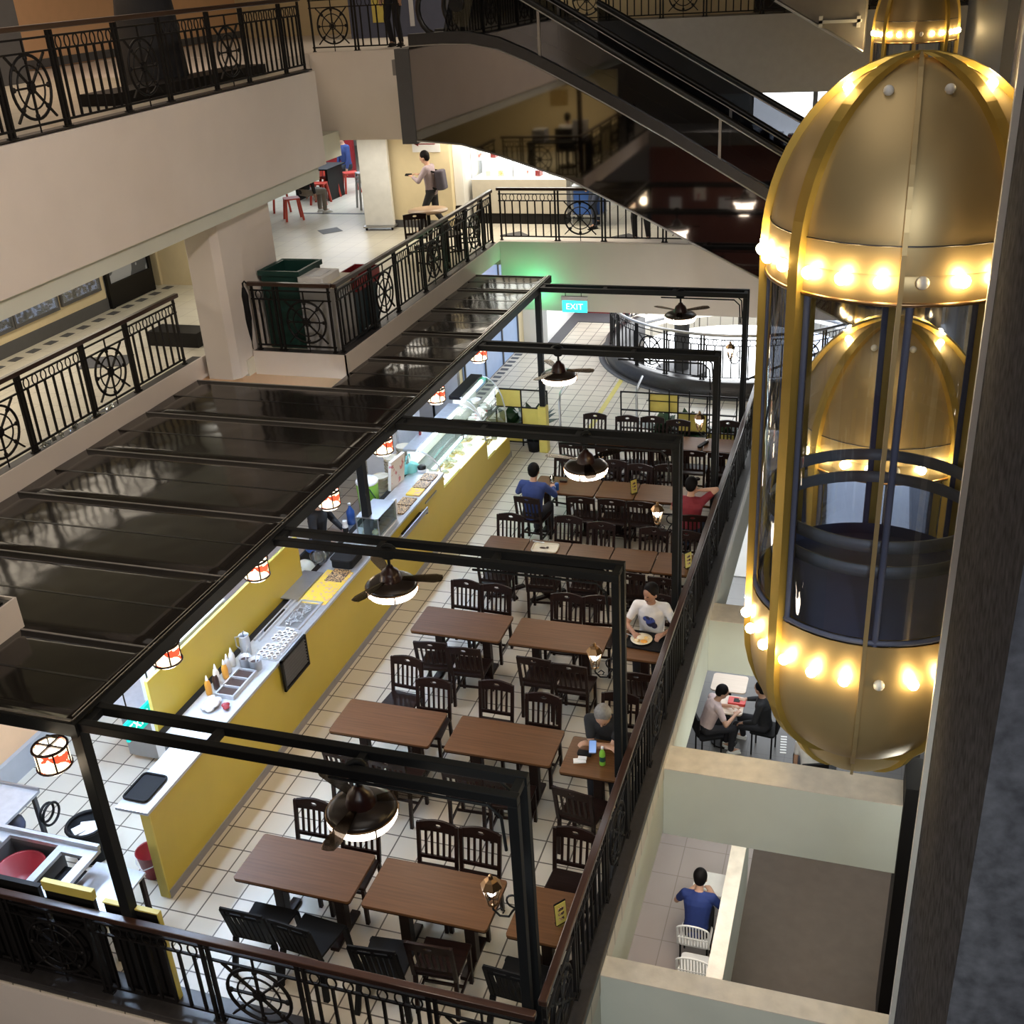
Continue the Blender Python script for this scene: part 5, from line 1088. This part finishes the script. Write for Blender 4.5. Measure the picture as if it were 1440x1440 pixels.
# left walkway shops: lit windows, door
def window(n,y0,y1,z0,z1):
    fr=MB(); fr.box(-12.349,-12.30,y0-.04,y1+.04,z0-.05,z0); fr.box(-12.349,-12.30,y0-.04,y1+.04,z1,z1+.05); fr.box(-12.349,-12.30,y0-.04,y0,z0,z1); fr.box(-12.349,-12.30,y1,y1+.04,z0,z1)
    o=struct('window_%d'%n,fr,'dgrey'); g=MB(); g.box(-12.346,-12.34,y0,y1,z0,z1); g.build('back_light','winl',o)
    m=MB(); 
    for k in range(60):
        y=random.uniform(y0+.03,y1-.03); z=z0+abs(random.gauss(0,.12)); m.cb((-12.325,y,min(z+.02,z1-.05)),(.02,random.uniform(.02,.06),random.uniform(.02,.08)))
    q=m.build('trinkets',spots('trinket_print_%d'%n,(.03,.04,.09),(.5,.55,.7),60,.5),o); q['kind']='stuff'
    g=MB(); g.box(-12.306,-12.302,y0,y1,z0,z1); g.build('pane','clear',o)
window(1,11.9,13.1,3.70,4.7); window(2,13.2,14.15,3.70,4.7); window(3,14.3,15.22,3.72,4.75)
o=MB(); o.box(-12.349,-12.28,15.42,15.5,3.3,4.9); o.box(-12.349,-12.28,16.6,16.68,3.3,4.9); o.box(-12.349,-12.28,15.5,16.6,3.31,3.7); d1=struct('door_1',o,'blk'); g=MB(); g.box(-12.33,-12.32,15.5,16.6,3.7,4.9); g.build('poster_glass',spots('faded_poster',(.42,.45,.5),(.1,.11,.13),2.6,.52),d1)
m=MB()
for k in range(20): m.box(-12.2,-12.05,9.5+.4*k,9.7+.4*k,3.301,3.304)
o=struct('trim_checker_strip',m,'dgrey')
m=MB(); m.box(-10.3,-9.5,11.0,12.5,3.302,3.306); 
for x,y,l in((-11.2,10.3,'dark floor mat at the left end of the upper walkway'),(-10.6,12.9,'dark floor mat behind the wheel panel on the upper walkway')):
    m=MB(); m.box(-.35,.35,-.25,.25,0,.01); o=m.build('floor_mat','dgrey'); o.location=(x,y,3.302); o.rotation_euler=(0,0,.4); tag(o,l,'mat')
r=thing('black_plinth','low black plinth at the foot of the square column','plinth',(-9.9,13.9,3.3)); m=MB(); m.box(-.5,.35,-.2,.2,0,.22); m.build('block','blk',r)
for k in range(3):
    m=MB(); 
    for q in range(8): m.cb((random.uniform(-.02,.02),random.uniform(-.22,.22),.03*random.random()+.02),(.02,.06,.05),random.uniform(0,3),random.uniform(0,3))
    o=m.build('plastic_wrap','clear'); o.location=(-9.235,9.95+.55*k,3.351); tag(o,'crumpled clear plastic on the ledge under the left walkway railing','plastic wrap',kind='stuff')
# far-left stall shutters on the ground floor
r=thing('shop_shutter','blue lit shop front beyond the stalls on the ground floor','shop front',(-7.97,22.2,0)); m=MB(); m.box(-.01,.01,-1.85,1.8,.02,2.6); m.build('pane',M('blue_glass_front',(.2,.27,.4),.15,emit=(.35,.48,.75),es=.35),r); m=MB()
for y in(-1.85,-.6,.6,1.75): m.box(.011,.04,y,y+.05,.02,2.6)
m.box(.011,.04,-1.85,1.8,.9,.95); m.build('frame','dgrey',r)
m=MB(); 
for k in range(14): m.box(-7.93,-7.75,20.4+.26*k,20.53+.26*k,.001,.004)
struct('trim_checker_shopfront',m,'dgrey')
r=thing('wall_cctv','grey wall box with bracket arm on the far white wall','box',(-7.38,25.2,1.75)); m=MB(); m.box(.0,.1,-.1,.1,-.8,.25); m.build('conduit_box','grey',r); m=MB(); m.bar((.1,0,.3),(.1,-.6,.5),.03); m.ball((.12,-.35,.1),(.08,.08,.06)); m.build('bracket','dgrey',r)
for k,(y,z) in enumerate(((25.75,1.5),(26.0,1.9),(25.8,1.05))):
    m=MB(); m.box(0,.01,-.12,.12,-.17,.17); o=m.build('wall_notice','bag'); o.location=(-7.388,y,z); tag(o,['pale notice on the far white wall, middle one','pale notice on the far white wall, highest one','pale notice on the far white wall, lowest one'][k],'notice')
# ================================================================ TOP FLOOR LEFT
r=thing('draped_trolley','large black cloth draped thing behind the top left railing','draped trolley',(-9.75,14.2,6.895)); m=MB(); n=20; vs=[]
for j,(a,z) in enumerate(((.46,.0),(.44,.3),(.40,.9),(.36,1.25),(.2,1.42),(.02,1.46))):
    for i in range(n):
        t=2*PI*i/n; k=1+.06*math.cos(5*t)*(1-j*.18); vs.append((a*k*math.cos(t),a*k*1.0*math.sin(t),z))
m.add(vs,[(j*n+i,j*n+(i+1)%n,(j+1)*n+(i+1)%n,(j+1)*n+i) for j in range(5) for i in range(n)],True); m.build('cloth',BK,r)
for k,(x,y,w,h,l) in enumerate(((-13.5,15.4,.7,1.9,'dark display cabinet at the back of the top left gallery'),(-12.5,13.4,.12,2.4,'dark upright post at the back of the top left gallery'),(-12.0,10.8,.14,2.4,'dark upright post at the left edge of the top left gallery'))):
    m=MB(); m.box(-w/2,w/2,-w/2,w/2,0,h); o=m.build('dark_cabinet' if k==0 else 'dark_post','dgrey'); o.location=(x,y,6.895); tag(o,l,'cabinet' if k==0 else 'post')
r=thing('shelf_unit','dark counter shelf behind the top left railing','counter',(-9.2,13.0,6.895)); m=MB(); m.box(-.25,.25,-.9,2.8,.0,.14); m.build('base','blk',r)
r=thing('shop_display','dark shop display with a yellow panel at the top behind the rails','shop display',(-10.3,24.0,6.88)); m=MB(); m.box(-1.0,1.2,-.2,.2,0,2.0); m.build('body','navy',r); m=MB(); m.box(-.45,-.1,-.22,-.205,.3,2); m.build('panel','yel2',r); m=MB(); m.box(.4,.5,-.22,-.205,.2,2); m.build('light_strip','bag',r)
# ================================================================ ESCALATOR
ey0,ey1=16.8,18.0
es=thing('escalator','long dark escalator with mirror cladding descending to the right','escalator',(-4,16.8,3.3))
o0=V((-4,16.8,3.3))
low=[(-7.05,5.77),(-6.31,5.71),(-5.74,5.55),(-4.62,5.18),(-3.53,4.65),(-2.88,4.32),(-1.75,3.75),(.0,2.88),(.9,2.43)]
sk=[(-7.05,7.2),(-6.5,7.215),(-6.08,7.20),(-5.64,7.11),(-5.21,6.93),(-4.79,6.72),(-4.05,6.33),(-3.11,5.81),(-1.54,4.88),(.3,3.85),(.9,3.6)]
L3d=lambda P,y:[(x+4,y,z-3.3) for x,z in P]
m=MB(); m.prism(L3d(low,0)+L3d([(x,z-.06) for x,z in sk[::-1]],0),(0,.02,0)); m.build('mirror_cladding','mirror',es)
m=MB(); P=L3d(low,.021); 
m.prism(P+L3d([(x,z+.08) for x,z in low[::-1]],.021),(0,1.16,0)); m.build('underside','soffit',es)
m=MB(); m.prism(L3d([(x,z-.06) for x,z in sk],-.01)+L3d([(x,z+.10) for x,z in sk[::-1]],-.01),(0,.12,0)); m.build('skirt_deck','skirt',es)
m=MB(); m.tube(L3d([(x,z-.065) for x,z in sk],-.012),.012,6); m.tube(L3d(low,-.004),.016,6); m.build('edge_trim','trimal',es)
m=MB(); m.prism(L3d([(x,z-.06) for x,z in sk],1.1)+L3d([(x,z+.10) for x,z in sk[::-1]],1.1),(0,.1,0)); m.build('far_deck','skirt',es)
ha=[(-6.3,7.98),(-5.9,7.99),(-5.5,7.87),(-5.22,7.71),(-4.04,7.02),(-2.5,6.14),(-1.5,5.55),(.3,4.5),(.9,4.3)]
for y in(.06,1.14):
    top=[(x,z) for x,z in ha]; bot=[(x,z+.1) for x,z in sk if x>=-6.5]
    m=MB(); m.prism(L3d(top,y-.006)+L3d(bot[::-1],y-.006),(0,.012,0)); m.build('balustrade_glass','eglass',es)
    m=MB(); nw=[(-6.3+.33*math.cos(t)*1.0-.25,7.62+.36*math.sin(t)) for t in [PI/2+PI*k/10 for k in range(11)]]
    m.tube(L3d([( -6.0,7.27)]+nw[::-1]+top,y),.042,8); m.build('handrail','rubber',es)
    m=MB(); m.tube(L3d([(x,z-.05) for x,z in top],y-.02),.012,6); m.build('handrail_track','trimal',es)
    m=MB()
    for x,z0,z1 in((-5.02,6.9,7.56),(-2.37,5.36,6.04),(.2,3.95,4.5)): m.box(x+4-.02,x+4+.02,y-.02,y+.02,z0-3.3,z1-3.3)
    m.build('glass_joint_post','trimal',es)
m=MB()
for k in range(26):
    x=-5.3+.235*k; z=6.72-.133*k
    m.box(x+4,x+4.235,.13,1.08,z-3.3-.13,z-3.3)
m.box(-7.0+4,-5.3+4,.13,1.08,3.45,3.5); m.build('steps','dgrey',es)
m=MB(); m.cyl((-6.26+4,.03,7.68-3.3),(-6.26+4,.11,7.68-3.3),.11,n=18); m.cyl((-6.26+4,.02,7.68-3.3),(-6.26+4,.03,7.68-3.3),.05,n=14); m.build('end_disc','rubber',es)
m=MB(); m.box(-7.3+4,-7.06+4,.0,1.18,5.72-3.3,7.1-3.3); m.build('end_box','dgrey',es)
e2=thing('escalator','second escalator handrail pair running behind the mirror clad one','escalator',(-4,19.2,3.3))
h2=[(-4.72,7.54),(-1.42,5.69),(.9,4.37)]
m=MB(); m.tube(L3d(h2,0),.042,8); m.build('handrail','rubber',e2); m=MB(); m.tube(L3d([(x,z-.06) for x,z in h2],-.02),.014,6); m.build('handrail_track','trimal',e2)
m=MB(); m.prism(L3d(h2,-.006)+L3d([(x,z-.75) for x,z in h2[::-1]],-.006),(0,.012,0)); m.build('balustrade_glass','eglass',e2)
m=MB(); m.prism(L3d([(x,z-.75) for x,z in h2],0)+L3d([(x,z-1.3) for x,z in h2[::-1]],0),(0,.9,0)); m.build('truss','skirt',e2)
e3=thing('escalator','grey sided upper escalator crossing the top right corner','escalator',(-.5,21.3,6))
m=MB(); m.prism([(x+.5,0,z-6) for x,z in[(-2.9,8.02),(-2.12,7.35),(-.62,6.48),(-.62,8.3),(-2.5,8.5)]],(0,1.2,0)); m.build('side_panel','soffit',e3)
m=MB(); m.tube([(x+.5,-.01,z-6) for x,z in[(-2.12,7.35),(-.62,6.48)]],.03,6); m.build('edge_trim','trimal',e3)
m=MB(); m.box(-.42,.28,0,.06,0,.05); m.box(-.42,-.36,0,.06,-.06,.12); m.box(.2,.26,0,.06,-.08,.1); o=m.build('light_bracket','white'); o.location=(-.95,21.238,6.95); tag(o,'white bracket fixture left of the small top lift','bracket')
# lit shop behind the escalators on the upper floor
r=thing('lit_shop','white lit shop window glimpsed between escalator and gold lift','shop window',(-1.4,26.5,3.3)); m=MB(); m.box(-1.6,1.4,0,.05,.9,2.3); m.build('back_light','shopl',r); m=MB(); m.box(-1.6,1.4,-.5,0,.8,.9); m.build('counter','wallw',r)
for k in range(9):
    m=MB(); m.cb((-1.3+.3*k,-.25,1.05),(.2,.2,random.uniform(.15,.4))); m.build('goods',['navy','bag','box','white'][k%4],r)
m=MB(); m.box(-.3,-.2,-.52,-.5,.9,2.2); m.build('frame','dgrey',r)
# desk reflected in the cladding
r=thing('reception_desk','dark desk on the near balcony, seen only in the mirror cladding','desk',(-8.0,5.3,3.3)); m=MB(); m.box(-.8,.8,-.3,.3,.72,.76); m.build('top','plas',r)
for x in(-.75,.75): m=MB(); m.box(x-.02,x+.02,-.28,.28,0,.72); m.build('leg','blk',r)
m=MB(); m.rbox(-.17,.17,-.2,.2,0,.3,.02); o=m.build('printer','grey'); o.location=(-8.5,5.3,4.061); tag(o,'grey printer on the near balcony desk, seen in the mirror cladding','printer')
m=MB(); m.cb((0,0,.25),(.4,.06,.5)); o=m.build('monitor','white'); o.location=(-7.45,5.3,4.061); tag(o,'white machine on the near balcony, seen in the mirror cladding','machine')
r=thing('office_chair','dark office chair at the near balcony desk, seen in the mirror','chair',(-8.0,4.6,3.3),PI); m=MB(); m.rbox(-.25,.25,-.22,.25,.42,.465,.05); m.build('seat','plas',r); m=MB(); m.rbox(-.24,.24,-.3,-.25,.5,1.0,.02); m.build('backrest','plas',r); m=MB(); m.cyl((0,0,.05),(0,0,.42),.03); m.cyl((0,0,0),(0,0,.05),.25); m.build('base','blk',r)
for k,z in enumerate((4.55,5.05)):
    m=MB()
    for q in range(7): m.cb((0,0,q*.06),(.5,.02,.035),0,.5)
    o=m.build('louvre_vent','louvre'); o.location=(-8.9,2.03,z); tag(o,['lower','upper'][k]+' ochre louvre vent on the near balcony wall, seen in the mirror','vent')
w=MB(); slab(w,-13,-7.3,1.8,2.0,3.31,5.4); struct('wall_near_balcony',w,'ygwall')
m=MB(); m.box(-.05,.05,-.05,.05,0,2.0); o=m.build('slim_post','maroon'); o.location=(-7.3,5.9,3.39); tag(o,'thin dark red post on the near balcony, seen in the mirror','post')
for k in range(5):
    m=MB(); m.box(-.18,.18,0,.01,-.22,.22); o=m.build('wall_poster',['paper','box','bag'][k%3]); o.location=(-6.2+.75*k,-1.195,1.2+.35*(k%2)); tag(o,'pale poster on the near brown red wall, number row seen in the mirror' if False else ['pale poster at the left of the brown red wall behind the void','red printed poster second along the brown red wall','pale poster in the middle of the brown red wall','white poster fourth along the brown red wall','red printed poster at the right of the brown red wall'][k],'poster')
# ================================================================ LIFTS
def lift():
    """origin on the axis at the glass sill height"""
    r=thing('capsule_lift','','lift'); R=.815; RR=.862
    dome=[(R*math.cos(t),2.45+1.06*math.sin(t)) for t in [PI/2*k/14 for k in range(15)]]
    dome[-1]=(.004,3.51)
    m=MB(); m.lathe(dome,48); m.build('dome','gold2',r)
    m=MB(); m.lathe([(R,2.28),(R+.004,2.29),(R+.004,2.445),(R,2.45)],48); m.build('upper_band','gold2',r); m=MB(); m.torus((0,0,2.61),R*.99,.005,'Z',60,5); m.build('seam','skirt',r)
    m=MB(); m.torus((0,0,2.285),R+.004,.014,'Z',60,6); m.build('glass_head_trim','bronze',r)
    bowl=[(R,.0),(R,-.02),(R*1.0,-.45)]+[(R*math.cos(t),-.45-.90*math.sin(t)) for t in [PI/2*k/10 for k in range(1,11)]]; bowl[-1]=(.03,-1.35)
    m=MB(); m.lathe(bowl,48); m.build('lower_bowl','gold2',r)
    m=MB(); m.lathe([(.03,-1.34),(.05,-1.39),(.02,-1.45),(.001,-1.46)],14); m.torus((0,0,-1.50),.045,.012,'Y',14,6); m.build('finial','gold',r)
    A=[-PI/2+PI*k/4 for k in range(8)]
    for a in A:
        c,s=math.cos(a),math.sin(a); w=.014 if a==A[0] else .042
        P=[(RR*math.cos(t),2.45+1.10*math.sin(t)) for t in [PI/2*k/14 for k in range(14,-1,-1)]]+[(RR,1.2),(RR,.0),(RR,-.45)]+[(RR*math.cos(t),-.45-.935*math.sin(t)) for t in [PI/2*k/10 for k in range(1,11)]]
        m=MB(); vs=[]
        for i,(rr,z) in enumerate(P):
            ri=max(0,rr-.075); ww=w*min(1,rr/.25+.12)
            for q,sg in((rr,1),(rr,-1),(ri,-1),(ri,1)): vs.append((q*c-sg*ww*s,q*s+sg*ww*c,z))
        m.add(vs,[(4*i+k,4*i+(k+1)%4,4*i+4+(k+1)%4,4*i+4+k) for i in range(len(P)-1) for k in range(4)],False); m.build('rib','gold2' if a==A[0] else 'gold',r)
    m=MB(); m.lathe([(R-.02,.0),(R-.02,2.28)],48); m.build('glass_wall','lglass',r)
    m=MB()
    for a in A:
        for da in(.075,): m.cyl(((R-.025)*math.cos(a+da),(R-.025)*math.sin(a+da),0),((R-.025)*math.cos(a+da),(R-.025)*math.sin(a+da),2.28),.022,n=8)
    m.torus((0,0,.02),R-.02,.02,'Z',48,6); m.build('glass_frame','navy',r)
    m=MB(); m.lathe([(.001,.03),(R-.05,.03)],40); m.build('cabin_floor','navy',r)
    m=MB(); m.lathe([(R-.06,.03),(R-.06,.12)],40,a0=-.35,a1=PI+.35); m.build('kick_panel','navy',r)
    m=MB(); m.lathe([(.001,2.27),(R-.05,2.27)],40); m.build('cabin_ceiling','white',r)
    for z in(.52,.70):
        m=MB(); m.lathe([(R-.085,z-.042),(R-.065,z-.042),(R-.065,z+.042),(R-.085,z+.042),(R-.085,z-.042)],60); m.build('rail_band','bandg',r)
    n=24
    for zz,off in((2.42,.0),(-.27,.06)):
        for k in range(n):
            a=-PI/2+2*PI*(k+.5)/n+off*0
            lit=not(k==0)
            m=MB(); x,y=(R+.035)*math.cos(a),(R+.035)*math.sin(a); m.ball((x,y,zz),.038,10,7); m.build('bulb','bulby' if lit else 'bulbo',r)
    for k in range(8):
        a=-PI/2+PI*(k+.5)/4; rr=.42; z=2.45+1.06*math.sqrt(1-(rr/R)**2)+.02
        m=MB(); m.ball((rr*math.cos(a),rr*math.sin(a),z),.03,10,7); m.build('bulb','bulbo' if k in(0,7) else 'bulby',r)
        if k not in(0,7): 
            pass
    return r
LIFT=lift(); LIFT.location=(.115,7.3,4.06); LIFT['label']='large gold and glass capsule lift hanging nearest the camera'; LIFT['group']='gold capsule lifts'
l2=dup(LIFT,(.165,10.22,1.62),0,'second gold capsule lift, lower and seen through the nearest one')
l3=dup(LIFT,(.2,21.2,4.36),0,'small gold lift with glowing bulbs at the top edge, behind the dome'); l3.scale=(.80,.80,1)
for (x,y,z,s,st) in((.115,7.3,4.06,1,1),(.165,10.22,1.6,.8,2)):
    for k in range(0,24,st):
        a=-PI/2+2*PI*(k+.5)/24
        if k==0 and st==1: continue
        for zz,p in((2.42,1.7),(-.27,1.2)):
            light('lift_bulb_glow','POINT',(x+.872*math.cos(a),y+.872*math.sin(a),z+zz+.03),p*s*st,(1,.74,.38),.03)
    for k in range(1,7):
        a=-PI/2+PI*(k+.5)/4; light('lift_dome_glow','POINT',(x+.48*math.cos(a),y+.48*math.sin(a),z+3.44),4.5*s,(1,.74,.38),.04)
# ================================================================ BASEMENT
def btable(x0,x1,y0,y1,label):
    r=thing('basement_table',label,'table',((x0+x1)/2,(y0+y1)/2,-3.6),0,'cream basement tables'); w,d=(x1-x0)/2,(y1-y0)/2
    m=MB(); m.rbox(-w,w,-d,d,.725,.75,.06); m.build('tabletop',PT,r); m=MB(); m.cyl((0,0,.03),(0,0,.725),.035); m.cyl((0,0,0),(0,0,.03),.22); m.build('pedestal','blk',r)
PT=wood('cream_table_wood',(.68,.55,.42),(.75,.62,.5))
btable(-2.1,-1.52,15.45,15.95,'cream basement table behind the one with the red box'); btable(-2.1,-1.5,14.85,15.35,'cream basement table holding the red box'); btable(-.5,.1,14.5,15.1,'cream basement table below the second lift')
m=MB(); m.rbox(-.14,.14,-.09,.09,0,.05,.02); o=m.build('red_box','red'); o.data.materials[0]=M('bright_red',(.6,.05,.04),.4); o.location=(-1.62,15.17,-2.849); tag(o,'red box on the basement table between two people','box'); m=MB(); m.box(-.05,.05,-.05,.05,.0505,.056); m.build('print','blk',o)
r=thing('basement_table','white basement table in front of the person in royal blue','table',(-1.45,11.12,-3.6)); m=MB(); m.rbox(-.2,.19,-.2,.2,.72,.75,.02); m.build('tabletop','white',r); m=MB(); m.cyl((0,0,0),(0,0,.72),.03); m.build('pedestal','blk',r)
def wchair(x,y,rz,label):
    r=thing('striped_chair',label,'chair',(x,y,-3.6),rz,'white slatted basement chairs'); m=MB(); m.rbox(-.2,.2,-.18,.2,.43,.455,.05); m.build('seat','white',r)
    m=MB()
    for k in range(11):
        q=-.19+.038*k; m.bar((q,-.19,.46),(q,-.26,.80+.06*math.cos(q/.2*1.4)),.018,.01,(0,1,0))
    m.tube([(-.2,-.19,.46)]+[(.2*math.sin(a),-.26,.80+.07*math.cos(a)) for a in [-1.4+2.8*k/8 for k in range(9)]]+[(.2,-.19,.46)],.013,6); m.bar((-.2,-.225,.62),(.2,-.225,.62),.02,.015); m.build('backrest','white',r)
    for sx in(-.17,.17):
        for sy in(-.16,.17): m=MB(); m.cyl((sx,sy,0),(sx,sy,.43),.012,n=8); m.build('leg','blk',r)
wchair(-1.52,10.48,0,'white slatted chair under the person in royal blue'); wchair(-1.44,9.98,0,'empty white slatted chair next to the cream wall cap, nearer'); wchair(-1.43,9.5,0,'empty white slatted chair cut by the nearest concrete beam')
r=thing('cafe_chair','brown backed chair at the left edge of the basement gap','chair',(-2.2,13.95,-3.6),-1.57); m=MB(); m.rbox(-.2,.2,-.2,.2,.43,.46,.05); m.build('seat','white',r); m=MB(); m.rbox(-.2,.2,-.24,-.2,.5,.85,.02); m.build('backrest','chair',r)
for sx in(-.16,.16):
    for sy in(-.16,.16): m=MB(); m.cyl((sx,sy,0),(sx,sy,.43),.015,n=8); m.build('leg','blk',r)
for x,y,rz,l in((-2.0,14.7,-1.1,'dark chair under the person in pink'),(-1.15,15.0,1.45,'dark chair under the person in the black jacket'),(-.35,14.0,.3,'dark chair under the person in white')):
    r=thing('basement_chair',l,'chair',(x,y,-3.6),rz,'dark basement chairs'); m=MB(); m.rbox(-.2,.2,-.2,.2,.43,.465,.05); m.build('seat','plas',r); m=MB(); m.rbox(-.2,.2,-.25,-.21,.52,.85,.02); m.build('backrest','plas',r)
    for sx in(-.16,.16):
        for sy in(-.16,.16): m=MB(); m.cyl((sx,sy,0),(sx,sy,.43),.014,n=8); m.build('leg','blk',r)
m=MB()
for k in range(7): m.bar((-.83-.004*k,15.0+.07*k,-3.598),(-.83-.004*(k+1),15.035+.07*k,-3.598),.1,.004)
tag(m.build('hazard_tape','white'),'black and white hazard tape on the basement floor','floor tape')
for x,y,l in((-1.2,18.4,'brown basement table far below the right railing, nearer'),(-1.05,19.6,'brown basement table far below the right railing, farther')):
    r=thing('basement_table',l,'table',(x,y,-3.6)); m=MB(); m.rbox(-.3,.3,-.3,.3,.72,.75,.03); m.build('tabletop','table',r); m=MB(); m.cyl((0,0,0),(0,0,.72),.04); m.build('pedestal','blk',r)
# shaft-side bits top right
r=thing('column_bracket','pale bracket box fixed to the lift column at the top right','bracket',(.50,4.3,7.84)); m=MB(); m.box(-.06,.08,-.3,.3,-.03,.04); m.build('box','white',r); m=MB(); m.bar((-.09,-.2,.03),(-.06,-.2,.03),.015); m.bar((-.1,-.2,-.02),(-.06,-.2,-.02),.015); m.build('bolt','steel',r)
for x,y,l in((1.05,9.5,'pale vertical cable tray on the lift shaft wall'),(1.08,12.5,'thin vertical pipe on the lift shaft wall')):
    m=MB(); m.cyl((x,y,5),(x,y,14),.04,n=10); tag(m.build('shaft_pipe','trimal'),l,'pipe')
# ================================================================ LIGHTING
def tubel(x,y,z,L,p,label,ax='Y',col=(.56,.73,1)):
    r=thing('tube_light',label,'light',(x,y,z),0,'fluorescent tubes under the slabs'); m=MB(); d=V((0,L/2,0)) if ax=='Y' else V((L/2,0,0)); m.cyl(-d,d,.02,n=8); m.build('tube','tube',r); m=MB(); m.bar(-d+V((0,0,.04)),d+V((0,0,.04)),.06,.03); m.build('batten','white',r)
    light('tube_fill','AREA',(x,y,z-.04),p,col,.12 if ax=='Y' else L,L if ax=='Y' else .12)
tubel(-7.4,6.75,2.85,1.1,95,'tube light over the sinks'); tubel(-7.1,8.7,2.85,1.1,62,'tube light behind the yellow partition'); tubel(-6.5,7.4,2.9,.5,46,'tube light over the near counter end'); tubel(-6.75,10.0,2.9,1.1,34,'tube light over the cutlery tray'); tubel(-6.7,13.2,2.85,1.1,42,'tube light over the snack trays'); tubel(-6.8,16.0,2.85,1.1,42,'tube light over the display cases')
light('hall_light','AREA',(-5,24.2,2.85),120,(.80,.88,1),5,3); light('hall_light','AREA',(-6.4,21.6,2.85),26,(.85,.92,1),1.6,1)
light('court_light','AREA',(-2.6,26.6,2.8),420,(.92,.96,1),5,2.4)
light('bridge_light','AREA',(-9.6,20.6,5.2),24,(1,.93,.8),1.5,.5); light('bridge_light','AREA',(-7.8,21.4,5.35),120,(1,.90,.74),5,.9); light('hall_upper_light','AREA',(-12.5,26,5.3),200,(.8,.9,1),4,4); light('balcony_light','AREA',(-10,16.5,5.1),46,(1,.93,.8),2,2)  # first one is an added fill for the front of the white board
light('walk_light','AREA',(-11,11,5.1),60,(1,.86,.68),1,6); light('far_upper_light','AREA',(-1,23.5,5.3),60,(.85,.92,1),4,2)
light('gallery_light','AREA',(-12,13,10.2),150,(1,.78,.58),3,8); light('landing_light','AREA',(-9,23,10.2),60,(1,.86,.65),3,3)
light('atrium_fill','AREA',(-2.5,6,13.5),130,(1,.90,.80),5,8); light('atrium_fill','AREA',(-3,-4,9.5),120,(1,.88,.80),5,2,(1.2,0,0)); aim('gallery_fill_spot','SPOT',(-.2,5.5,11.5),(-8.2,9.5,6.0),1500,(1,.86,.78),.5,math.radians(62)); aim('gallery_fill_spot','SPOT',(-.5,13,12),(-9,19,5.6),420,(1,.88,.76),.5,math.radians(40)); aim('beam_fill_spot','SPOT',(-.6,-2.0,10.2),(-.75,9.2,-.9),1500,(.95,1,.93),.4,math.radians(26)); aim('fascia_fill_spot','SPOT',(-4.5,-3,5.5),(-6.6,5.4,-.4),1000,(1,.9,.8),.4,math.radians(44)); aim('column_fill_spot','SPOT',(1.5,-4,9.5),(1.3,3.9,5),1300,(.85,.92,1),.5,math.radians(50)); light('void_fill','POINT',(1.0,12.4,.5),95,(.97,1,.95),.15); light('void_fill','POINT',(1.0,8.6,.2),45,(.97,1,.95),.15)  # unseen fills added to brighten atrium, gallery face, beams, fascia, column and void
light('near_balcony_light','AREA',(-8.5,4,5.3),40,(1,.85,.55),2,2); light('near_wall_light','AREA',(-3,0,2.6),20,(1,.85,.65),4,1)
light('basement_light','AREA',(-1.5,9.8,-1.2),26,(1,.9,.82),.8,2); light('basement_hall_light','AREA',(-1.0,17,-1.1),110,(.86,.92,1),3,5); light('void_under_fill','AREA',(-.4,11.8,-.2),26,(.95,1,.9),1,1.5,(0,0,0)); light('pit_light','AREA',(.2,8.6,-1.3),2,(1,.85,.7),.5,1)  # the one between the beams is an unseen fill added for their faces
light('exit_glow','POINT',(-6.25,20.1,2.5),9,(.08,1,.42),.08)
# glowing green sign tucked on the far end of the canopy
r=thing('green_sign','green lit sign panel at the far end of the canopy','sign',(-6.6,19.9,2.72)); m=MB(); m.box(-.3,.3,-.02,.02,-.1,.1); m.build('panel',M('green_lit_panel',(.05,.5,.2),.4,emit=(.08,.9,.35),es=2.5),r)
W=bpy.data.worlds.new('world'); SC.world=W; W.use_nodes=True; W.node_tree.nodes['Background'].inputs[0].default_value=(.9,.88,.85,1); W.node_tree.nodes['Background'].inputs[1].default_value=.02
SC.view_settings.view_transform='Standard'; SC.view_settings.look='None'; SC.view_settings.exposure=0; SC.view_settings.gamma=1; SC.view_settings.use_curve_mapping=False
cy=SC.cycles; cy.use_denoising=True; cy.max_bounces=7; cy.diffuse_bounces=3; cy.glossy_bounces=4; cy.transmission_bounces=4; cy.transparent_max_bounces=16; cy.sample_clamp_indirect=6; cy.use_adaptive_sampling=True; cy.adaptive_threshold=.02
